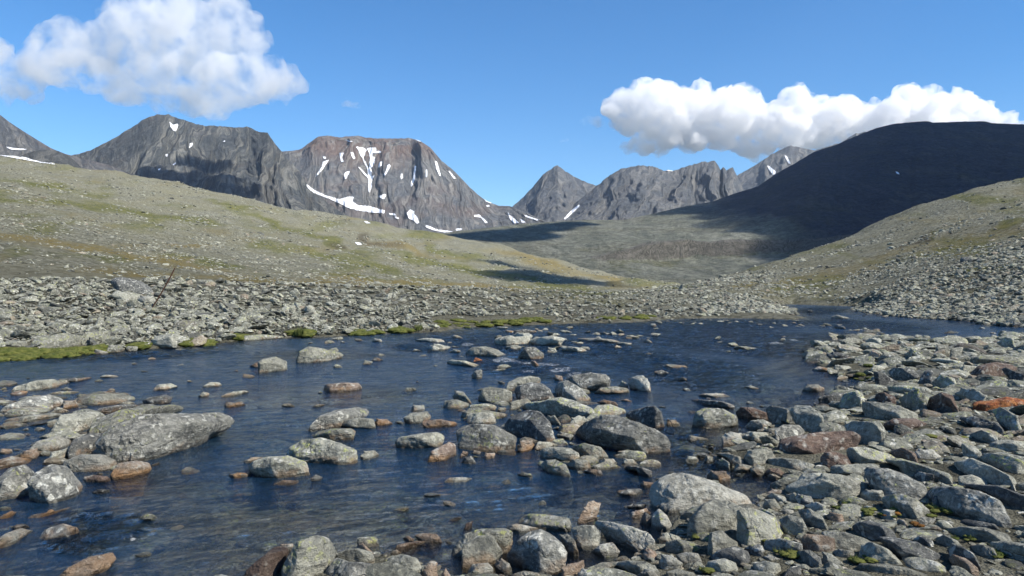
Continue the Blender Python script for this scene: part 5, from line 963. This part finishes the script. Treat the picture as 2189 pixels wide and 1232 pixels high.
# right-hand far bank and slope
n = 62000; x, y = sample(n, 1380, 2500, 28, 330); zf, px, sd = leftz(x, y); ok = (zf > .01) & (sd > .1) & (y < np.interp(px, [1380, 1560, 1700, 2189, 2500], [230, 270, 310, 330, 330]))
den = np.clip(.7 + 1.0 * fbm(P3(px * .004, np.log(y) * 5, 3), 3) - .62 * sstep(80, 150, y), .05, 1); ok &= RS.rand(n) < den
x, y = x[ok], y[ok]; s = np.exp(RS.normal(math.log(.30), .42, len(x))) * np.clip(y / 80, .7, 1.8); put(x, y, np.clip(s, .12, 2.0), .34, .4)
n = 16000; x, y = sample(n, 1500, 2400, 26, 75); zf, px, sd = leftz(x, y); ok = (zf > .003) & (sd > .02); x, y = x[ok], y[ok]; put(x, y, np.exp(RS.normal(math.log(.32), .4, len(x))), .28, .35)
# left slope: scattered stones and blocks among the turf
n = 30000; x, y = sample(n, -300, 1500, 40, 420); zf, px, sd = leftz(x, y); ok = (zf > .5) & (RS.rand(n) < np.clip(.18 + .9 * fbm(P3(px * .005, np.log(y) * 6, 9), 3), .05, 1)) & ~((RS.rand(n) < .7) & (y > 150))
x, y = x[ok], y[ok]; s = np.exp(RS.normal(math.log(.36), .42, len(x))) * np.clip(y / 90, .7, 2.0); put(x, y, np.clip(s, .2, 2.6), .33, .35)
n = 60000; x, y = sample(n, -200, 1500, 90, 900); zf, px, sd = leftz(x, y); ok = (zf > .5) & (RS.rand(n) < np.clip(.2 + 1.3 * fbm(P3(px * .008, np.log(y) * 9, 19), 3), .05, 1)); x, y = x[ok], y[ok]
s = np.exp(RS.normal(math.log(.0034), .35, len(x))) * y; put(x, y, np.clip(s, .3, 3.2), .33, .35)
# gravel bars and rocks awash
n = 5200; x, y = sample(n, -100, 2300, 4, 60); sd = water_sd(x, y); px = CX + FPX * x / y; py = CY + FPX * EYE / y
BARS = [(1560, 690, 260, 7, 2), (1850, 707, 130, 5, 8), (1900, 676, 110, 4, 2), (2020, 725, 130, 9, 5), (1180, 735, 90, 26, 4), (1260, 712, 180, 8, 3), (120, 880, 190, 60, 10), (150, 960, 170, 60, 12), (1180, 930, 220, 70, 10), (1560, 985, 110, 40, 20), (1420, 1020, 60, 20, 10), (1700, 690, 60, 6, 5), (40, 1130, 40, 15, 0)]
ok = (sd < .1) & (RS.rand(n) < .04 + .9 * blob(px, py, BARS)); x, y = x[ok], y[ok]; s = np.exp(RS.normal(math.log(.17), .35, len(x))) * np.clip(y / 14, .75, 2.0)
f = free(x, y, s * .5); x, y, s = x[f], y[f], s[f]; kp = poisson(x, y, s, .6); put(x[kp], y[kp], s[kp], .30, .2, z=np.full(len(kp), .0))
n = 1500; x, y = sample(n, -60, 1500, 5, 14); sd = water_sd(x, y); px = CX + FPX * x / y; py = CY + FPX * EYE / y
ok = (sd < .1) & (RS.rand(n) < blob(px, py, [(160, 900, 200, 70, 8), (130, 985, 130, 50, 8), (1180, 900, 200, 75, 8), (1330, 985, 120, 30, 5)])); x, y = x[ok], y[ok]; s = RS.uniform(.25, .55, len(x)) * np.clip(y / 9, .8, 1.3)
f = free(x, y, s * .25); x, y, s = x[f], y[f], s[f]; kp = poisson(x, y, s, .7); put(x[kp], y[kp], s[kp], .33, .12, z=np.full(len(kp), .0))
# stream bed seen through the clear water
n = 9000; x, y = sample(n, -200, 2000, 3.2, 15); sd = water_sd(x, y); ok = sd < -.05; x, y = x[ok], y[ok]; s = np.exp(RS.normal(math.log(.30), .5, len(x))); s = np.clip(s, .05, .9); kp = poisson(x, y, s, .62)
z = ground_z(x[kp], y[kp], None, False); put(x[kp], y[kp], s[kp], .30, .12, z=np.minimum(z, -.02 - s[kp] * .17), zs=.7)
stones = mesh_np("scree", np.concatenate(VV), np.concatenate(FF), MSTONES, False); attr(stones, "tone", np.concatenate(TT)); tag(stones, kind="stuff")
stones["label"] = "countless small angular stones packed between the boulders and over both slopes"; del VV, FF, TT
print("scree verts", NV, "t", time.time() - T0)
# ------------------------------------------------------------------ clouds: real volumes; the ones out of frame cast the shade on the slopes
def cloud_mat(name, dens, edge, scale, lo, hi, albedo=(.995, .996, 1.0), ani=.35):
    t = NT(name); p = t.pos(); v = t.node("ShaderNodeVolumePrincipled"); t.set(v.inputs["Color"], albedo); t.set(v.inputs["Anisotropy"], ani)
    if edge:
        n = t.noise(p, scale, 6, .62, .3); d = t.math('MULTIPLY', t.step(n, lo, hi), dens); t.set(v.inputs["Density"], d)
    else: t.set(v.inputs["Density"], dens)
    m = t.done(None, v.outputs[0]); return m
def cloud(name, balls, mat, voxel, amp, freq, label, squash=1.0, flat=None, seed=0):
    """balls (x, y, z, r): remeshed to one skin, then billowed"""
    V, F = ICO[4]; vv = []; ff = []; n = 0
    for x, y, z, r in balls: vv.append(V * (r, r * 1.0, r * squash) + (x, y, z)); ff.append(F + n); n += len(V)
    o = mesh_np(name, np.concatenate(vv), np.concatenate(ff), None, True); md = o.modifiers.new("r", 'REMESH'); md.mode = 'VOXEL'; md.voxel_size = voxel
    me = bpy.data.meshes.new_from_object(o.evaluated_get(bpy.context.evaluated_depsgraph_get())); o.modifiers.clear(); o.data = me
    co = np.empty(len(me.vertices) * 3, np.float32); me.vertices.foreach_get("co", co); co = co.reshape(-1, 3).astype(float); no = np.empty(len(co) * 3, np.float32); me.vertices.foreach_get("normal", no); no = no.reshape(-1, 3)
    q = co * freq + .8 * np.stack([noise(co * freq * .7 + 3), noise(co * freq * .7 + 30), noise(co * freq * .7 + 60)], 1); b = np.zeros(len(co)); a = 1.0
    for k in range(6): b += a * (1 - 2.4 * np.abs(noise(q + 5 * k + seed))); q = q * 1.95; a *= .66
    d = amp * (b - .35)
    if flat is not None: d *= np.where(no[:, 2] < -.3, .35, 1)
    co += no * d[:, None]; me.vertices.foreach_set("co", np.ascontiguousarray(co, np.float32).ravel()); me.update()
    md = o.modifiers.new("r", 'REMESH'); md.mode = 'VOXEL'; md.voxel_size = voxel * .8
    me = bpy.data.meshes.new_from_object(o.evaluated_get(bpy.context.evaluated_depsgraph_get())); o.modifiers.clear(); o.data = me
    me.materials.clear(); me.materials.append(mat); tag(o, label, "cloud"); return o
def cb(L, Y, sy=0):
    rs = np.random.RandomState(3); out = []; L = list(L); L += [(px + r * 1.0 * math.cos(a), py - r * .95 * abs(math.sin(a)) * (1 if rs.rand() < .8 else -.6), r * rs.uniform(.22, .5)) for px, py, r in list(L) if r > 20 for a in rs.uniform(0, 6.283, 5)]
    for px, py, r in L:
        y = Y + rs.uniform(-1, 1) * sy; out.append(((px - CX) / FPX * y, y, EYE + (CY - py) / FPX * y, r / FPX * y))
    return out
YC = 13000
cr = cloud("cloud", cb([(1335, 240, 28), (1360, 232, 32), (1402, 222, 38), (1395, 258, 38), (1345, 262, 30), (1450, 250, 40), (1500, 238, 38), (1540, 228, 36), (1575, 248, 38), (1545, 285, 40), (1480, 292, 36), (1420, 290, 32), (1375, 318, 14), (1345, 320, 10), (1410, 318, 16), (1610, 265, 36), (1650, 255, 30), (1700, 240, 34), (1690, 280, 32),
    (1750, 250, 30), (1800, 248, 30), (1640, 300, 30), (1600, 312, 24), (1620, 330, 18), (1700, 310, 28), (1760, 290, 32), (1850, 258, 28), (1830, 285, 30), (1900, 250, 28), (1950, 240, 32), (2000, 235, 30), (2050, 245, 30), (2090, 250, 22), (1980, 270, 36), (1900, 280, 36), (2060, 275, 26), (2120, 262, 18), (2150, 266, 14), (2175, 270, 10)], YC, 350),
    cloud_mat("cumulus_vapour", .012, True, .0045, .36, .62), 42, 120, .0030, "broad bright cumulus bank above and behind the dark right-hand mountain", .85, True)
cloud("cloud", cb([(1262, 259, 11), (1278, 261, 13), (1250, 262, 7)], YC), cloud_mat("thin_vapour", .0035, True, .003, .40, .62), 30, 40, .004, "tiny cloud fragment at the left end of the right-hand cumulus", .7)
clm = cloud_mat("ragged_vapour", .0042, True, .0030, .38, .66)
cloud("cloud", cb([(-50, 150, 55), (0, 140, 45), (45, 165, 34), (85, 140, 36), (122, 105, 34), (130, 68, 22), (150, 140, 42), (200, 110, 42), (245, 75, 45), (215, 160, 34), (300, 50, 48), (350, 40, 50), (400, 55, 52), (450, 95, 55), (400, 130, 60), (340, 120, 50), (330, 180, 48), (400, 195, 48),
    (460, 180, 58), (520, 170, 55), (570, 170, 44), (605, 185, 28), (480, 30, 34), (510, 60, 34), (530, 100, 36), (495, 8, 22), (450, 225, 26), (300, 0, 26), (360, -10, 34), (270, 190, 30), (610, 215, 12), (60, 190, 18), (10, 200, 12)], YC - 1500, 350),
    clm, 50, 95, .0026, "large ragged white cloud above the left mountains", .9, seed=4)
cloud("cloud", cb([(745, 222, 9), (762, 226, 9), (736, 224, 5)], YC), cloud_mat("wisp_vapour", .0022, True, .004, .42, .62), 25, 25, .006, "tiny wisp of cloud alone in the blue above the flat-topped mountain", .5)
cloud("cloud", cb([(1198, 300, 6), (1210, 301, 6)], YC), bpy.data.materials["wisp_vapour"], 25, 20, .006, "faintest speck of cloud above the pyramid peak", .5)
# clouds beyond the frame, found from the patches of shade they throw
def shade(samples, tree, alt, r):
    out = []
    for px, py in samples:
        d = Vector(((px - CX) / FPX, 1, (CY - py) / FPX)).normalized(); h = tree.ray_cast(Vector((0, 0, EYE)), d)
        if h[0] is None: continue
        p = np.array(h[0]); p = p + SUND * ((alt - p[2]) / SUND[2]); out.append((p[0], p[1], p[2], r if r > 1 else r * h[3]))
    return out
GB_ = BVHTree.FromPolygons(np.array([v.co[:] for v in mountain_g.data.vertices]).tolist(), [list(p.vertices) for p in mountain_g.data.polygons])
MB_ = BVHTree.FromPolygons(np.array([v.co[:] for v in mountain_b.data.vertices]).tolist(), [list(p.vertices) for p in mountain_b.data.polygons])
sv2 = cloud_mat("denser_vapour", .05, False, 0, 0, 0); sv = cloud_mat("dense_vapour", .016, False, 0, 0, 0)
pts = [(px, py) for px in range(1500, 2960, 40) for py in range(250, 560, 22) if py < np.interp(px, [1500, 1560, 1640, 1700, 1760, 1800, 2000], [450, 474, 488, 500, 530, 560, 560]) and py > np.interp(px, [1460, 1560, 1700, 1900, 2000], [430, 408, 340, 262, 250])]
B1 = shade([p for p in pts if p[0] < 1780], GB_, 2250, .032) + shade([p for p in pts if p[0] >= 1780], GB_, 2250, .048)
B1 += [(b[0] + 40, b[1] + 260, b[2], 130) for b in shade([(px, np.interp(px, [1560, 1700, 1830, 1910, 2189, 2960], [420, 353, 296, 272, 272, 302])) for px in range(1600, 2960, 40)], GB_, 2250, 150)]; BX = [b for b in B1]
for b in [b for b in B1 if b[1] > 900 and b[0] > 2300][::3]: BX.append((b[0] + 500, b[1] + 300, b[2], 260))
B1 = BX + [(x, y, 2250, 260) for x in np.arange(3300, 5200, 260) for y in np.arange(900, 3000, 300)]
cloud("cloud", B1, sv, 55, 60, .004, "cloud out of view that shades the right-hand mountain", .6, seed=8)
B2 = shade([(990, 503), (1020, 500), (1060, 500), (1100, 497), (1140, 493), (1170, 488), (1200, 483), (1225, 478), (1060, 512), (1100, 512), (1130, 505), (1040, 510)], GB_, 2150, 55); cloud("cloud", B2, sv2, 22, 22, .009, "cloud out of view that shades the saddle below the pyramid peak", .6, seed=2)
B3 = shade([(1115, 583), (1140, 588), (1165, 592), (1185, 597), (1205, 603), (1150, 597), (1095, 572), (1190, 604)], GBVH, 2150, 30); cloud("cloud", B3, sv2, 12, 10, .02, "small cloud out of view that shades a fold of the valley side", .8, seed=2)
B4 = shade([(300, 372), (330, 380), (360, 378), (385, 395), (410, 400), (430, 375), (450, 360), (465, 380), (440, 400), (470, 405), (400, 375), (420, 350), (480, 420), (350, 395)], MB_, 2400, 85); cloud("cloud", B4, sv, 30, 30, .007, "cloud out of view that shades the foot of the round-topped mountain", .6, seed=6)
for o in list(COL.objects):
    if o.name.startswith("cloud"): o["group"] = "fair-weather clouds"
# ------------------------------------------------------------------ the air itself
if HAZE:
    bmh = bmesh.new(); bmesh.ops.create_cube(bmh, size=1); mh = bpy.data.meshes.new("haze"); bmh.to_mesh(mh); bmh.free()
    hz = bpy.data.objects.new("haze", mh); COL.objects.link(hz); hz.scale = (33000, 26000, 1900); hz.location = (0, -2500, 1900 / 2 - 90 - 0)
    t = NT("valley_air"); v = t.node("ShaderNodeVolumePrincipled"); t.set(v.inputs["Color"], (.72, .84, 1.0)); t.set(v.inputs["Density"], HAZE); t.set(v.inputs["Anisotropy"], .2); t.done(None, v.outputs[0]); mh.materials.append(t.m); tag(hz, kind="stuff")
print("sky t", time.time() - T0)
# ------------------------------------------------------------------ the rusty pole, moss and grass
def tube(pts, rad, n=8):
    pts = np.array(pts, float); V = []; F = []
    for i, p in enumerate(pts):
        d = pts[min(i + 1, len(pts) - 1)] - pts[max(i - 1, 0)]; d /= np.linalg.norm(d); a = np.cross(d, (0, 1, .01)); a /= np.linalg.norm(a); b = np.cross(d, a)
        r = rad[i] if hasattr(rad, '__len__') else rad
        for k in range(n): V.append(p + (a * math.cos(2 * math.pi * k / n) + b * math.sin(2 * math.pi * k / n)) * r)
    for i in range(len(pts) - 1):
        for k in range(n): F.append((i * n + k, i * n + (k + 1) % n, (i + 1) * n + (k + 1) % n, (i + 1) * n + k))
    return np.array(V), np.array(F)
Yp = ray_ground(323, 662); bx = (323 - CX) / FPX * Yp; bz = EYE + (CY - 662) / FPX * Yp; tx_ = (368 - CX) / FPX * Yp; tz = EYE + (CY - 573) / FPX * Yp
s_ = np.linspace(-.12, 1, 14); V, F = tube([((tx_ - bx) * s + .035 * math.sin(s * 3.1), .25 * s, (tz - bz) * s) for s in s_], [.029] * 13 + [.022])
pole = mesh_np("metal_pole", V, F, M_IRON); pole.location = (bx, Yp, bz); tag(pole, "thin rusty metal pole leaning right, stuck in the scree by the big tilted slab", "pole")
def leafy(name, spots, n, hgt, wid, mat, spread, lean=.35, seed=0):
    """many narrow blades; spots (x, y, z, radius)"""
    rs = np.random.RandomState(seed); V = []; F = []; c = 0
    for x, y, z, r in spots:
        for k in range(n):
            a = rs.uniform(0, 6.283); d = r * math.sqrt(rs.rand()); px_, py_ = x + d * math.cos(a), y + d * math.sin(a); h = hgt * rs.uniform(.5, 1.15); t = rs.uniform(0, 6.283)
            l = lean * h * rs.rand(); ox, oy = l * math.cos(t) + d / max(r, .01) * h * .25 * math.cos(a), l * math.sin(t) + d / max(r, .01) * h * .25 * math.sin(a); wx_, wy_ = wid * math.cos(t + 1.6), wid * math.sin(t + 1.6)
            V += [(px_ - wx_, py_ - wy_, z), (px_ + wx_, py_ + wy_, z), (px_ + ox * .5 + wx_ * .7, py_ + oy * .5 + wy_ * .7, z + h * .6), (px_ + ox * .5 - wx_ * .7, py_ + oy * .5 - wy_ * .7, z + h * .6), (px_ + ox, py_ + oy, z + h)]
            F += [(c, c + 1, c + 2), (c, c + 2, c + 3), (c + 3, c + 2, c + 4)]; c += 5
    return mesh_np(name, np.array(V), np.array(F), mat, False)
def at(px, py): 
    Y = ray_ground(px, py) or 20; return (px - CX) / FPX * Y, Y
def cushions(name, zones, n, rlo, rhi, hz, mat, seed, dz=0.0):
    rs = np.random.RandomState(seed); vv = []; ff = []; c = 0; V, F = ICO[3]; sp = []
    for cx, cy, rx, ry in zones:
        for k in range(max(3, int(n * math.sqrt(rx * ry) / 12))):
            a = rs.uniform(0, 6.283); d = math.sqrt(rs.rand()); x, y = at(cx + rx * d * math.cos(a), cy + ry * d * math.sin(a)); z = gz1(x, y) + dz; sc = np.clip(y / 9, .55, 2.2); r = rs.uniform(rlo, rhi) * sc
            v = V * (r, r * rs.uniform(.7, 1.2), r * hz); v = v * (1 + .28 * noise(V * 2.3 + k))[:, None] * (1 + .10 * rs.normal(size=len(V)))[:, None]
            vv.append(v + (x, y, max(z, 0.0) + r * .05)); ff.append(F + c); c += len(V); sp.append((x, y, max(z, 0) + r * hz * .6, r * .8))
    o = mesh_np(name, np.concatenate(vv), np.concatenate(ff), mat); tag(o, kind="stuff"); return o, sp
MG, sp1 = cushions("moss", MOSS_LEFT, 10, .07, .18, .30, M_MOSS, 1)
MG2, sp2 = cushions("moss", MOSS_RIGHT, 4, .03, .07, .3, M_MOSS, 2, .02)
MG3, sp3 = cushions("moss", MOSS_RUST, 4, .02, .05, .35, M_MOSSR, 3, .03)
g_ = leafy("grass", [s for s in sp1 if s[1] > 10], 20, .08, .006, M_BLADE, .2, seed=1); tag(g_, kind="stuff")
g2_ = leafy("grass", sp2[::2], 14, .025, .0016, M_BLADE, .1, seed=2); tag(g2_, kind="stuff")
for (px, py, z, n, h, wd, mat, lab) in [(1320, 826, .12, 130, .16, .004, M_STRAW, "small grass tuft growing between two stones behind the egg-shaped boulder's neighbour"), (640, 719, .03, 200, .26, .010, M_BLADE, "bushy bright green tuft at the left shoreline"),
    (895, 709, .03, 90, .24, .009, M_BLADE, "green tuft at the shoreline left of the long mossy strip"), (1262, 800, .25, 90, .15, .003, M_STRAW, "thin dry grass standing on top of the central pile")]:
    x, y = at(px, py); o = leafy("grass_tuft", [(0, 0, 0, h * .55)], n, h, wd, mat, .2, seed=px); o.location = (x, y, gz1(x, y) + z); tag(o, lab, "grass tuft", "grass tufts by the stream")
print("small t", time.time() - T0)
